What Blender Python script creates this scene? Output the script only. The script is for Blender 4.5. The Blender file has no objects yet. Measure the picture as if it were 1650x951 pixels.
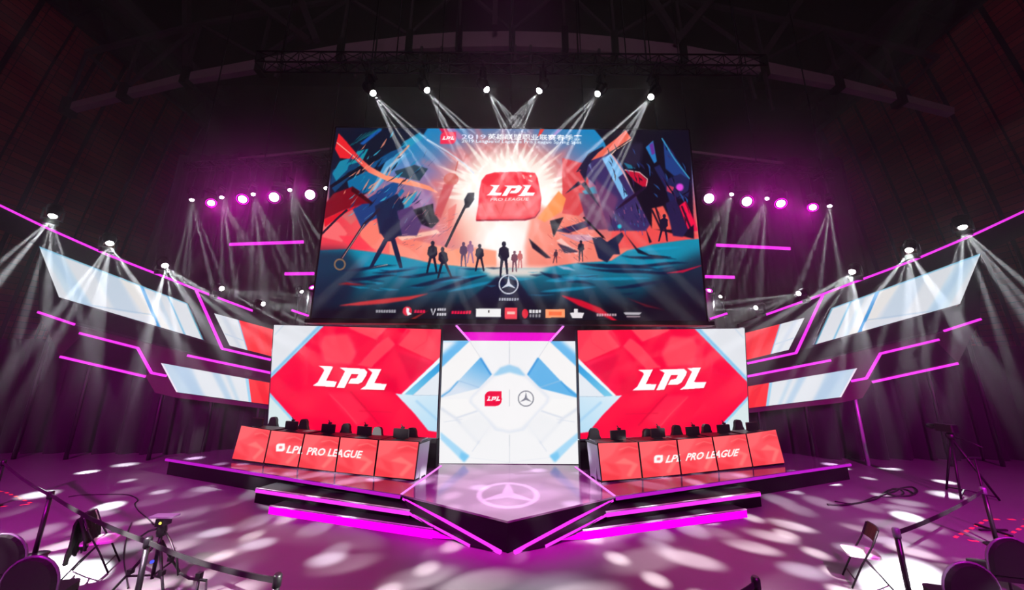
import bpy, bmesh, math, random
import numpy as np
from mathutils import Vector, Matrix, Quaternion

random.seed(5)
S = bpy.context.scene
COL = S.collection
PI = math.pi

# ------------------------------------------------------------------ camera, world, light, exposure
FPX, CXP, CYP = 560.0, 821.0, 475.5          # focal length and axis in pixels of the 1650x951 frame
PITCH, ROLL, CAMZ = math.radians(12.6), 0.0075, 3.1
EYE = Vector((0, 0, CAMZ))
cd = bpy.data.cameras.new('camera')
cam = bpy.data.objects.new('camera', cd)
COL.objects.link(cam)
S.camera = cam
FW = Vector((0, math.cos(PITCH), math.sin(PITCH)))
R0 = Vector((1, 0, 0))
U0 = Vector((0, -math.sin(PITCH), math.cos(PITCH)))
RT = R0 * math.cos(ROLL) + U0 * math.sin(ROLL)
UP = U0 * math.cos(ROLL) - R0 * math.sin(ROLL)
cam.matrix_world = Matrix(((RT.x, UP.x, -FW.x, EYE.x), (RT.y, UP.y, -FW.y, EYE.y), (RT.z, UP.z, -FW.z, EYE.z), (0, 0, 0, 1)))
cd.sensor_width = 36
cd.lens = 36 * FPX / 1650
cd.shift_x = 4 / 1650
cd.clip_start = 0.05
cd.clip_end = 300

HAZE = 0.027
w = bpy.data.worlds.new('hall_air')
S.world = w
w.use_nodes = True
wn = w.node_tree
wn.nodes['Background'].inputs[0].default_value = (0, 0, 0, 1)
wn.nodes['Background'].inputs[1].default_value = 0
vs = wn.nodes.new('ShaderNodeVolumeScatter')
vs.inputs['Density'].default_value = HAZE
vs.inputs['Anisotropy'].default_value = 0.1
vs.inputs['Color'].default_value = (1, 1, 1, 1)
wn.links.new(vs.outputs[0], wn.nodes['World Output'].inputs['Volume'])
# the stage haze hangs high and around the stage, thin near the audience and the floor
def wnode(kind, **kw):
    n_ = wn.nodes.new(kind)
    for k_, v_ in kw.items():
        setattr(n_, k_, v_)
    return n_
geo = wnode('ShaderNodeTexCoord')
sep = wnode('ShaderNodeSeparateXYZ')
wn.links.new(geo.outputs['Object'], sep.inputs[0])
def ramp(sock, a, b, lo, hi):
    n_ = wnode('ShaderNodeMapRange', interpolation_type='SMOOTHSTEP')
    wn.links.new(sock, n_.inputs[0])
    for i_, v_ in zip((1, 2, 3, 4), (a, b, lo, hi)):
        n_.inputs[i_].default_value = v_
    return n_.outputs[0]
mul = wnode('ShaderNodeMath', operation='MULTIPLY')
wn.links.new(ramp(sep.outputs[1], 7.8, 9.4, 0.015, 1.0), mul.inputs[0])
wn.links.new(ramp(sep.outputs[2], 1.0, 6.5, HAZE * 0.09, HAZE), mul.inputs[1])
wn.links.new(mul.outputs[0], vs.inputs['Density'])
w.cycles.homogeneous_volume = False
w.cycles.volume_step_size = 1.0
S.cycles.volume_max_steps = 64

S.view_settings.view_transform = 'Standard'
S.view_settings.look = 'None'
S.view_settings.gamma = 1
S.view_settings.use_curve_mapping = False
S.view_settings.exposure = 0
S.cycles.use_denoising = True
S.cycles.max_bounces = 4
S.cycles.diffuse_bounces = 2
S.cycles.glossy_bounces = 3
S.cycles.volume_bounces = 0
S.cycles.sample_clamp_indirect = 2.0
S.cycles.caustics_reflective = False
S.cycles.caustics_refractive = False

BEAM_TOP, BEAM_MID, BEAM_WING = 66000.0, 25000.0, 54000.0    # moving lights, watts
PAR_W = 450.0                                               # magenta wash lights, watts
FILL_W = 300.0
WASH_W = 21000.0
GOBO_W = 105000.0

def area_light(name, loc, target, size, energy, col):
    l = bpy.data.lights.new(name, 'AREA')
    l.shape = 'DISK'
    l.size = size
    l.energy = energy
    l.color = col
    o = bpy.data.objects.new(name, l)
    COL.objects.link(o)
    o.location = loc
    o.rotation_euler = (Vector(target) - Vector(loc)).to_track_quat('-Z', 'Y').to_euler()
    return o
area_light('unseen_fill_light', (0, -9, 17), (0, 14, 10), 8, FILL_W, (1.0, 0.72, 0.80))  # dim unseen fill, added behind the view to lift walls and roof

# magenta wash lamps on the rig over the audience, and two white gobo lamps there
def wash_lamp(loc, target, watts, angle, col):
    l = bpy.data.lights.new('audience_wash', 'SPOT')
    l.energy = watts
    l.spot_size = math.radians(angle)
    l.spot_blend = 1.0
    l.shadow_soft_size = 0.25
    l.color = col
    o = bpy.data.objects.new('audience_wash', l)
    COL.objects.link(o)
    o.location = loc
    o.rotation_euler = (Vector(target) - Vector(loc)).to_track_quat('-Z', 'Y').to_euler()
MAG = (1.0, 0.0, 0.78)
for s_ in (-1, 1):
    wash_lamp((s_ * 9, -3.0, 7), (s_ * 12, 7.6, 0), WASH_W, 56, MAG)
    wash_lamp((s_ * 4, -3.0, 9), (s_ * 5.5, 6.3, 0), WASH_W * 0.5, 50, MAG)
wash_lamp((0, 1.5, 15), (0, 8.6, 0.5), WASH_W * 2.6, 20, MAG)

# ------------------------------------------------------------------ pixel rays
def ray(px, py):
    return FW * FPX + RT * (px - CXP) - UP * (py - CYP)
def at_z(px, py, z):
    d = ray(px, py)
    return EYE + d * ((z - CAMZ) / d.z)
def at_y(px, py, y):
    d = ray(px, py)
    return EYE + d * (y / d.y)
def at_plane(px, py, pl):
    p, n = pl
    d = ray(px, py)
    return EYE + d * ((p - EYE).dot(n) / d.dot(n))
def proj(p):
    v = Vector(p) - EYE
    c = v.dot(FW)
    return (CXP + FPX * v.dot(RT) / c, CYP - FPX * v.dot(UP) / c)
def vplane(a, b):
    d = Vector((b.x - a.x, b.y - a.y, 0)).normalized()
    return (Vector((a.x, a.y, 0)), Vector((-d.y, d.x, 0)))
def mir(p):
    return Vector((-p[0], p[1], p[2]))
def mirpl(pl):
    return (mir(pl[0]), mir(pl[1]))

# ------------------------------------------------------------------ materials
def lin(c):
    return tuple(((v / 255) / 12.92 if v / 255 <= 0.04045 else ((v / 255 + 0.055) / 1.055) ** 2.4) for v in c)
def mat(name, rgb, rough=0.5, metal=0.0, ior=1.45, noise=0.0, nscale=8.0, bump=0.0):
    m = bpy.data.materials.new(name)
    m.use_nodes = True
    n, l = m.node_tree.nodes, m.node_tree.links
    b = n['Principled BSDF']
    c = lin(rgb) + (1,)
    b.inputs['Base Color'].default_value = c
    b.inputs['Roughness'].default_value = rough
    b.inputs['Metallic'].default_value = metal
    b.inputs['IOR'].default_value = ior
    if noise or bump:
        tc = n.new('ShaderNodeTexCoord')
        t = n.new('ShaderNodeTexNoise')
        t.inputs['Scale'].default_value = nscale
        t.inputs['Detail'].default_value = 5
        l.new(tc.outputs['Object'], t.inputs['Vector'])
        if noise:
            r = n.new('ShaderNodeMapRange')
            r.inputs[3].default_value = 1 - noise
            r.inputs[4].default_value = 1 + noise
            l.new(t.outputs['Fac'], r.inputs[0])
            mx = n.new('ShaderNodeVectorMath')
            mx.operation = 'SCALE'
            mx.inputs[0].default_value = c[:3]
            l.new(r.outputs[0], mx.inputs['Scale'])
            l.new(mx.outputs[0], b.inputs['Base Color'])
        if bump:
            bp = n.new('ShaderNodeBump')
            bp.inputs['Strength'].default_value = bump
            l.new(t.outputs['Fac'], bp.inputs['Height'])
            l.new(bp.outputs[0], b.inputs['Normal'])
    return m
def glow(name, rgb, strength, sample=False):
    m = bpy.data.materials.new(name)
    m.use_nodes = True
    n, l = m.node_tree.nodes, m.node_tree.links
    n.remove(n['Principled BSDF'])
    e = n.new('ShaderNodeEmission')
    e.inputs[0].default_value = lin(rgb) + (1,)
    e.inputs[1].default_value = strength
    l.new(e.outputs[0], n['Material Output'].inputs[0])
    m.cycles.emission_sampling = 'AUTO' if sample else 'NONE'
    return m
def picture_mat(name, strength):
    m = glow(name, (255, 255, 255), strength)
    n, l = m.node_tree.nodes, m.node_tree.links
    a = n.new('ShaderNodeAttribute')
    a.attribute_name = 'Col'
    l.new(a.outputs['Color'], n['Emission'].inputs[0])
    return m
M = {}
M['floor'] = mat('hall floor', (94, 88, 93), 0.4, noise=0.12, nscale=1.5)
M['deck'] = mat('glossy stage deck', (84, 66, 86), 0.13, ior=3.6, noise=0.06, nscale=3)
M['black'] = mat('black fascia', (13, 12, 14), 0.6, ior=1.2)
M['panel'] = mat('dark scenic panel', (38, 33, 42), 0.6, noise=0.1)
M['plum'] = mat('plum scenic panel', (76, 34, 60), 0.6, noise=0.1)
M['drape'] = mat('black drape', (26, 24, 28), 0.9, noise=0.15, nscale=2)
M['backdrape'] = mat('back drape', (14, 10, 17), 0.95)
M['steel'] = mat('dark steel', (46, 42, 48), 0.5, 0.3)
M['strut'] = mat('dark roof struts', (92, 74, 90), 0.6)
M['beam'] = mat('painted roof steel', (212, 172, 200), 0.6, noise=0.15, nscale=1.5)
M['rig'] = mat('black rigging', (20, 19, 22), 0.5, 0.2)
M['plastic'] = mat('black plastic', (16, 15, 18), 0.4)
M['alu'] = mat('brushed aluminium', (176, 180, 190), 0.35, 0.6)
M['frame'] = mat('screen cabinet', (60, 58, 70), 0.4, 0.4)
M['chrome'] = mat('chrome', (205, 205, 212), 0.2, 1.0)
M['white'] = mat('white seat plastic', (226, 224, 222), 0.5)
M['cloth'] = mat('black cloth', (12, 11, 14), 0.9)
M['vinyl'] = mat('black chair vinyl', (10, 9, 11), 0.6)
M['trim'] = mat('grey chair trim', (120, 120, 132), 0.35, 0.5)
M['tape'] = mat('orange tape', (240, 130, 80), 0.6)
M['cable'] = mat('black cable', (14, 12, 15), 0.5)
M['ceiling'] = mat('dark ceiling', (3, 2, 4), 0.9)
M['backwall'] = mat('back wall', (8, 5, 10), 0.9)
SCR = 1.05
M['picture'] = picture_mat('led picture', SCR)
M['neon'] = glow('magenta neon', (232, 52, 226), 1.35)
M['neonpale'] = glow('pale magenta neon', (240, 130, 240), 1.3)
M['neonviolet'] = glow('violet neon', (176, 24, 186), 1.2)
M['band'] = glow('magenta led band', (255, 0, 240), 1.3)
M['portal'] = glow('magenta glowing soffit', (222, 0, 190), 1.2)
M['lens'] = glow('white hot lens', (255, 255, 255), 30)
M['parlens'] = glow('pink white lens', (255, 214, 255), 8)
M['parring'] = glow('magenta lens ring', (255, 10, 225), 3)
M['led'] = glow('small yellow led', (250, 240, 90), 2.5)
M['blueled'] = glow('small blue led', (60, 70, 230), 2.0)

def wood():
    m = bpy.data.materials.new('dark red boarding')
    m.use_nodes = True
    n, l = m.node_tree.nodes, m.node_tree.links
    b = n['Principled BSDF']
    b.inputs['Roughness'].default_value = 0.7
    tc = n.new('ShaderNodeTexCoord')
    sx = n.new('ShaderNodeSeparateXYZ')
    l.new(tc.outputs['Object'], sx.inputs[0])
    cb = n.new('ShaderNodeCombineXYZ')
    l.new(sx.outputs[1], cb.inputs[0])
    l.new(sx.outputs[2], cb.inputs[1])
    br = n.new('ShaderNodeTexBrick')
    br.inputs['Scale'].default_value = 1.0
    br.offset = 0.0
    br.inputs['Brick Width'].default_value = 1.22
    br.inputs['Row Height'].default_value = 0.3
    br.inputs['Mortar Size'].default_value = 0.018
    br.inputs['Color1'].default_value = lin((205, 76, 76)) + (1,)
    br.inputs['Color2'].default_value = lin((150, 56, 60)) + (1,)
    br.inputs['Mortar'].default_value = lin((52, 26, 28)) + (1,)
    l.new(cb.outputs[0], br.inputs['Vector'])
    l.new(br.outputs['Color'], b.inputs['Base Color'])
    return m
M['wood'] = wood()

# ------------------------------------------------------------------ mesh builder
class MB:
    def __init__(s):
        s.v, s.f, s.sm = [], [], []
    def add(s, vs, fs, smooth=False):
        o = len(s.v)
        s.v += [tuple(v) for v in vs]
        s.f += [tuple(i + o for i in f) for f in fs]
        s.sm += [smooth] * len(fs)
        return s
    def box(s, c, sz, q=None):
        x, y, z = sz[0] / 2, sz[1] / 2, sz[2] / 2
        vs = [Vector((a * x, b * y, d * z)) for a in (-1, 1) for b in (-1, 1) for d in (-1, 1)]
        if q:
            vs = [q @ v for v in vs]
        c = Vector(c)
        return s.add([v + c for v in vs], [(0, 1, 3, 2), (4, 6, 7, 5), (0, 4, 5, 1), (2, 3, 7, 6), (0, 2, 6, 4), (1, 5, 7, 3)])
    def rbox(s, c, sz, r, q=None, n=3):
        """box with rounded vertical (local z) edges"""
        x, y, z = sz[0] / 2, sz[1] / 2, sz[2] / 2
        pts = []
        for cx, cy, a0 in ((x - r, y - r, 0), (-x + r, y - r, PI / 2), (-x + r, -y + r, PI), (x - r, -y + r, 1.5 * PI)):
            for k in range(n + 1):
                a = a0 + PI / 2 * k / n
                pts.append((cx + r * math.cos(a), cy + r * math.sin(a)))
        N = len(pts)
        vs = [Vector((p[0], p[1], -z)) for p in pts] + [Vector((p[0], p[1], z)) for p in pts]
        if q:
            vs = [q @ v for v in vs]
        c = Vector(c)
        fs = [tuple(range(N))[::-1], tuple(range(N, 2 * N))] + [(i, (i + 1) % N, N + (i + 1) % N, N + i) for i in range(N)]
        return s.add([v + c for v in vs], fs)
    def bar(s, a, b, wd, ht=None, upv=Vector((0, 0, 1))):
        a, b = Vector(a), Vector(b)
        ht = ht or wd
        d = (b - a).normalized()
        if abs(d.dot(upv)) > 0.98:
            upv = Vector((0, 1, 0))
        x = d.cross(upv).normalized()
        y = x.cross(d)
        vs = [p + x * (i * wd / 2) + y * (j * ht / 2) for p in (a, b) for i, j in ((-1, -1), (1, -1), (1, 1), (-1, 1))]
        return s.add(vs, [(3, 2, 1, 0), (4, 5, 6, 7), (0, 1, 5, 4), (1, 2, 6, 5), (2, 3, 7, 6), (3, 0, 4, 7)])
    def tube(s, pts, r, n=8, closed=False):
        pts = [Vector(p) for p in pts]
        L = len(pts)
        rs = r if isinstance(r, (list, tuple)) else [r] * L
        vs = []
        x = None
        for i, p in enumerate(pts):
            t = (pts[(i + 1) % L] - pts[i - 1]) if closed else (pts[min(i + 1, L - 1)] - pts[max(i - 1, 0)])
            t.normalize()
            if x is None:
                h = Vector((0, 0, 1)) if abs(t.z) < 0.9 else Vector((0, 1, 0))
                x = t.cross(h).normalized()
            x = (x - t * x.dot(t)).normalized()
            y = t.cross(x)
            vs += [p + (x * math.cos(2 * PI * k / n) + y * math.sin(2 * PI * k / n)) * rs[i] for k in range(n)]
        fs = []
        for i in range(L if closed else L - 1):
            j = (i + 1) % L
            fs += [(i * n + k, i * n + (k + 1) % n, j * n + (k + 1) % n, j * n + k) for k in range(n)]
        s.add(vs, fs, True)
        if not closed:
            o = len(s.v) - len(vs)
            s.f += [tuple(o + k for k in range(n))[::-1], tuple(o + (L - 1) * n + k for k in range(n))]
            s.sm += [False, False]
        return s
    def lathe(s, prof, c=(0, 0, 0), q=None, n=16):
        c = Vector(c)
        vs = []
        for r, z in prof:
            for k in range(n):
                v = Vector((r * math.cos(2 * PI * k / n), r * math.sin(2 * PI * k / n), z))
                vs.append((q @ v if q else v) + c)
        P = len(prof)
        fs = [(i * n + k, i * n + (k + 1) % n, (i + 1) * n + (k + 1) % n, (i + 1) * n + k) for i in range(P - 1) for k in range(n)]
        s.add(vs, fs, True)
        o = len(s.v) - len(vs)
        s.f += [tuple(o + k for k in range(n))[::-1], tuple(o + (P - 1) * n + k for k in range(n))]
        s.sm += [False, False]
        return s
    def prism(s, pts, off):
        """closed polygon (3D points) extruded by vector off"""
        pts = [Vector(p) for p in pts]
        off = Vector(off)
        N = len(pts)
        vs = pts + [p + off for p in pts]
        return s.add(vs, [tuple(range(N))[::-1], tuple(range(N, 2 * N))] + [(i, (i + 1) % N, N + (i + 1) % N, N + i) for i in range(N)])
    def build(s, name, m, parent=None, loc=None):
        org = Vector((0, 0, 0))
        if parent is not None:
            org = Vector(parent.get('_org', (0, 0, 0)))
        if loc is not None:
            org = Vector(loc)
        me = bpy.data.meshes.new(name)
        me.from_pydata([tuple(Vector(v) - org) for v in s.v], [], s.f)
        me.polygons.foreach_set('use_smooth', s.sm)
        bm = bmesh.new()
        bm.from_mesh(me)
        bmesh.ops.recalc_face_normals(bm, faces=bm.faces)
        bm.to_mesh(me)
        bm.free()
        me.materials.append(m)
        o = bpy.data.objects.new(name, me)
        COL.objects.link(o)
        if parent is not None:
            o.parent = parent
            if loc is not None:
                o.location = org - Vector(parent.get('_org', (0, 0, 0)))
        elif loc is not None:
            o.location = org
        o['_org'] = tuple(org)
        return o

def tag(o, label, cat, group=None):
    o['label'] = label
    o['category'] = cat
    if group:
        o['group'] = group
    return o
def thing(name, label, cat, loc=(0, 0, 0), group=None):
    o = bpy.data.objects.new(name, None)
    o.empty_display_size = 0.1
    COL.objects.link(o)
    o.location = loc
    o['_org'] = tuple(loc)
    return tag(o, label, cat, group)
def struct(o):
    o['kind'] = 'structure'
    return o
def dup(root, loc, rotz, label):
    r = root.copy()
    COL.objects.link(r)
    r.location = loc
    r.rotation_euler = (0, 0, rotz)
    r['label'] = label
    for ch in list(root.children):
        c = ch.copy()
        COL.objects.link(c)
        c.parent = r
        for g in list(ch.children):
            d = g.copy()
            COL.objects.link(d)
            d.parent = c
    return r

# ------------------------------------------------------------------ screen content painter (builds coloured picture meshes)
def homography(src, dst):
    A, b = [], []
    for (x, y), (u, v) in zip(src, dst):
        A += [[x, y, 1, 0, 0, 0, -u * x, -u * y], [0, 0, 0, x, y, 1, -v * x, -v * y]]
        b += [u, v]
    h = np.linalg.solve(np.array(A, float), np.array(b, float))
    return np.append(h, 1).reshape(3, 3)
def hmap(H, pts):
    p = np.asarray(pts, float).reshape(-1, 2)
    q = np.c_[p, np.ones(len(p))] @ H.T
    return q[:, :2] / q[:, 2:3]
def blur1(a, r, ax):
    k = 2 * r + 1
    pad = [(0, 0), (0, 0)]
    pad[ax] = (r + 1, r)
    c = np.cumsum(np.pad(a, pad, mode='edge'), axis=ax)
    n = a.shape[ax]
    i0 = [slice(None)] * 2
    i1 = [slice(None)] * 2
    i1[ax] = slice(k, k + n)
    i0[ax] = slice(0, n)
    return (c[tuple(i1)] - c[tuple(i0)]) / k
class Canvas:
    SS = 2
    def __init__(s, corners, W, H, base):
        s.W, s.H, s.c = W, H, [tuple(c) for c in corners]
        s.w, s.h = W * s.SS, H * s.SS
        s.Hm = homography(s.c, [(0, 0), (s.w, 0), (s.w, s.h), (0, s.h)])
        s.Hi = np.linalg.inv(s.Hm)
        s.img = np.empty((s.h, s.w, 3))
        s.img[:] = base
        gx, gy = np.meshgrid(np.arange(s.w) + 0.5, np.arange(s.h) + 0.5)
        p = hmap(s.Hi, np.c_[gx.ravel(), gy.ravel()])
        s.PX, s.PY = p[:, 0].reshape(s.h, s.w), p[:, 1].reshape(s.h, s.w)
        s.k = math.sqrt(s.w * s.h / max(1.0, abs(sum(s.c[i][0] * s.c[(i + 1) % 4][1] - s.c[(i + 1) % 4][0] * s.c[i][1] for i in range(4))) / 2))
        s.xf = None
    def P(s, pts, norm=False):
        p = np.asarray(pts, float).reshape(-1, 2)
        if norm:
            return p * (s.w, s.h)
        if s.xf is not None:
            p = s.xf(p)
        return hmap(s.Hm, p)
    def poly(s, pts, col, a=1.0, soft=0.0, col2=None, g=None, norm=False):
        q = s.P(pts, norm)
        r = int(round(soft * s.k))
        x0, y0 = np.floor(q.min(0)).astype(int) - 2 * r - 1
        x1, y1 = np.ceil(q.max(0)).astype(int) + 2 * r + 1
        x0, y0, x1, y1 = max(x0, 0), max(y0, 0), min(x1, s.w), min(y1, s.h)
        if x1 <= x0 or y1 <= y0:
            return s
        X = (np.arange(x0, x1) + 0.5)[None, :]
        Y = (np.arange(y0, y1) + 0.5)[:, None]
        m = np.zeros((y1 - y0, x1 - x0), bool)
        n = len(q)
        for i in range(n):
            ax, ay = q[i]
            bx, by = q[(i + 1) % n]
            if ay == by:
                continue
            cond = ((ay > Y) != (by > Y)) & (X < (bx - ax) * (Y - ay) / (by - ay) + ax)
            m ^= cond
        m = m.astype(float)
        if r > 0:
            m = blur1(blur1(m, r, 0), r, 1)
            m = blur1(blur1(m, max(1, r // 2), 0), max(1, r // 2), 1)
        m = (m * a)[..., None]
        c = np.array(col, float)
        if col2 is not None:
            gp = s.P(g, norm)
            d = gp[1] - gp[0]
            t = np.clip(((X - gp[0][0]) * d[0] + (Y - gp[0][1]) * d[1]) / (d @ d), 0, 1)[..., None]
            c = c * (1 - t) + np.array(col2, float) * t
        sub = s.img[y0:y1, x0:x1]
        s.img[y0:y1, x0:x1] = sub * (1 - m) + c * m
        return s
    def line(s, pts, wd, col, a=1.0, soft=0.0, taper=False, norm=False):
        p = np.asarray(pts, float)
        L, Rr = [], []
        for i in range(len(p)):
            d = p[min(i + 1, len(p) - 1)] - p[max(i - 1, 0)]
            d = d / (np.hypot(*d) + 1e-9)
            n = np.array((-d[1], d[0]))
            t = wd / 2
            if taper:
                t *= (1 - i / (len(p) - 1)) if taper == 1 else math.sin(PI * (i + 0.15) / (len(p) - 0.7))
            L.append(p[i] + n * t)
            Rr.append(p[i] - n * t)
        return s.poly(L + Rr[::-1], col, a, soft, norm=norm)
    def disc(s, cx, cy, rx, col, a=1.0, soft=0.0, ry=None, n=24, rot=0):
        ry = ry or rx
        pts = []
        for i in range(n):
            x, y = rx * math.cos(2 * PI * i / n), ry * math.sin(2 * PI * i / n)
            pts.append((cx + x * math.cos(rot) - y * math.sin(rot), cy + x * math.sin(rot) + y * math.cos(rot)))
        return s.poly(pts, col, a, soft)
    def ring(s, cx, cy, r0, r1, col, a=1.0, n=40):
        out = [(cx + r1 * math.cos(2 * PI * i / n), cy + r1 * math.sin(2 * PI * i / n)) for i in range(n + 1)]
        inn = [(cx + r0 * math.cos(2 * PI * i / n), cy + r0 * math.sin(2 * PI * i / n)) for i in range(n + 1)]
        return s.poly(out + inn[::-1], col, a)
    def radial(s, cx, cy, stops, sx=1.0, sy=1.0):
        d = np.hypot((s.PX - cx) / sx, (s.PY - cy) / sy)
        rr = [t[0] for t in stops]
        al = np.interp(d, rr, [t[2] for t in stops])[..., None]
        c = np.stack([np.interp(d, rr, [t[1][k] for t in stops]) for k in range(3)], -1)
        s.img = s.img * (1 - al) + c * al
        return s
    def vgrad(s, stops):
        rr = [t[0] for t in stops]
        s.img[:] = np.stack([np.interp(s.PY, rr, [t[1][k] for t in stops]) for k in range(3)], -1)
        return s
    def tris(s, T, col, a=1.0):
        for t in T:
            s.poly(t, col, a)
        return s
    def build(s, name, parent, surf):
        """surf: function (px, py) -> 3D point on the flat screen face"""
        img = s.img.reshape(s.H, s.SS, s.W, s.SS, 3).mean((1, 3))
        c = np.clip(img / 255, 0, 1)
        c = np.where(c <= 0.04045, c / 12.92, ((c + 0.055) / 1.055) ** 2.4)
        P = [surf(*p) for p in s.c]
        # the face is flat: map through the plane's own two axes
        o, ux = P[0], (P[1] - P[0]).normalized()
        nn = ux.cross(P[3] - P[0]).normalized()
        uy = nn.cross(ux)
        uv = [((p - o).dot(ux), (p - o).dot(uy)) for p in P]
        Hs = homography([(0, 0), (1, 0), (1, 1), (0, 1)], uv)
        gx, gy = np.meshgrid(np.linspace(0, 1, s.W), np.linspace(0, 1, s.H))
        # screen pixels lie on an even grid in perspective of the quad
        pq = hmap(Hs, np.c_[gx.ravel(), gy.ravel()])
        org = np.array(parent.get('_org', (0, 0, 0)), float)
        V = np.array(o)[None] + pq[:, :1] * np.array(ux)[None] + pq[:, 1:] * np.array(uy)[None] - org[None]
        me = bpy.data.meshes.new(name)
        n = s.W * s.H
        me.vertices.add(n)
        me.vertices.foreach_set('co', V.astype(np.float32).ravel())
        idx = np.arange(n).reshape(s.H, s.W)
        q = np.stack([idx[1:, :-1], idx[1:, 1:], idx[:-1, 1:], idx[:-1, :-1]], -1).reshape(-1)
        nf = len(q) // 4
        me.loops.add(nf * 4)
        me.loops.foreach_set('vertex_index', q.astype(np.int32))
        me.polygons.add(nf)
        me.polygons.foreach_set('loop_start', (np.arange(nf) * 4).astype(np.int32))
        me.update(calc_edges=True)
        at = me.attributes.new('Col', 'FLOAT_COLOR', 'POINT')
        at.data.foreach_set('color', np.c_[c.reshape(-1, 3), np.ones(n)].astype(np.float32).ravel())
        me.materials.append(M['picture'])
        ob = bpy.data.objects.new(name, me)
        COL.objects.link(ob)
        ob.parent = parent
        return ob

def text_tris(body, bold=0.012):
    """triangles of a string in the built-in font, height 1 = capital height"""
    cu = bpy.data.curves.new('t', 'FONT')
    cu.body = body
    cu.size = 1.0
    cu.resolution_u = 2
    cu.offset = bold
    o = bpy.data.objects.new('t', cu)
    COL.objects.link(o)
    dg = bpy.context.evaluated_depsgraph_get()
    dg.update()
    me = o.evaluated_get(dg).to_mesh()
    T = [[(me.vertices[i].co.x, me.vertices[i].co.y) for i in p.vertices] for p in me.polygons]
    o.evaluated_get(dg).to_mesh_clear()
    bpy.data.objects.remove(o)
    bpy.data.curves.remove(cu)
    return T
def place_text(T, x0, x1, ybase, h, slope=0.0, shear=0.0):
    """fit to x0..x1 with baseline at ybase on the left end"""
    xs = [p[0] for t in T for p in t]
    ys = [p[1] for t in T for p in t]
    lo, hi, top = min(xs), max(xs), max(ys)
    out = []
    for t in T:
        q = []
        for x, y in t:
            X = x0 + (x - lo) / (hi - lo) * (x1 - x0)
            Y = ybase + slope * (X - x0) - y / top * h
            q.append((X + shear * y / top * h, Y))
        out.append(q)
    return out
# the three letters of the league's logo, in a 0..1 box
_raw = [[(250, 95), (510, 110), (385, 355), (575, 375), (535, 470), (145, 445), (235, 385), (350, 180), (335, 145)],
        [(620, 125), (1060, 150), (1115, 205), (1095, 270), (1020, 385), (955, 415), (775, 405), (825, 322), (920, 312), (958, 245), (835, 238), (710, 485), (570, 480), (720, 190)],
        [(1120, 145), (1365, 155), (1240, 400), (1460, 420), (1415, 520), (990, 510), (1080, 450), (1205, 215)]]
LOGO = [[((x - 145) / 1315, (y - 0.055 * (x - 145) - 90) / 362) for x, y in l] for l in _raw]
def logo(x0, x1, y0, h, slope=0.0):
    return [[(x0 + u * (x1 - x0), y0 + v * h + slope * u * (x1 - x0)) for u, v in l] for l in LOGO]
def tile(x0, y0, x1, y1, r=0.4):
    """logo tile: two opposite corners round, two sharp"""
    w_, h_ = x1 - x0, y1 - y0
    rr = r * min(w_, h_)
    pts = []
    for k in range(7):
        a = PI + PI / 2 * k / 6
        pts.append((x0 + rr + rr * math.cos(a), y0 + rr + rr * math.sin(a)))
    pts += [(x1, y0)]
    for k in range(7):
        a = PI / 2 * k / 6
        pts.append((x1 - rr + rr * math.cos(a), y1 - rr + rr * math.sin(a)))
    pts += [(x0, y1)]
    return pts
def star(cv, cx, cy, r, col, t, a=1.0):
    cv.ring(cx, cy, r - t, r, col, a)
    for k in range(3):
        an = -PI / 2 + 2 * PI * k / 3
        tip = (cx + (r - t) * math.cos(an), cy + (r - t) * math.sin(an))
        s1 = (cx + r * 0.17 * math.cos(an + PI / 2), cy + r * 0.17 * math.sin(an + PI / 2))
        s2 = (cx + r * 0.17 * math.cos(an - PI / 2), cy + r * 0.17 * math.sin(an - PI / 2))
        cv.poly([tip, s1, s2], col, a)

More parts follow.
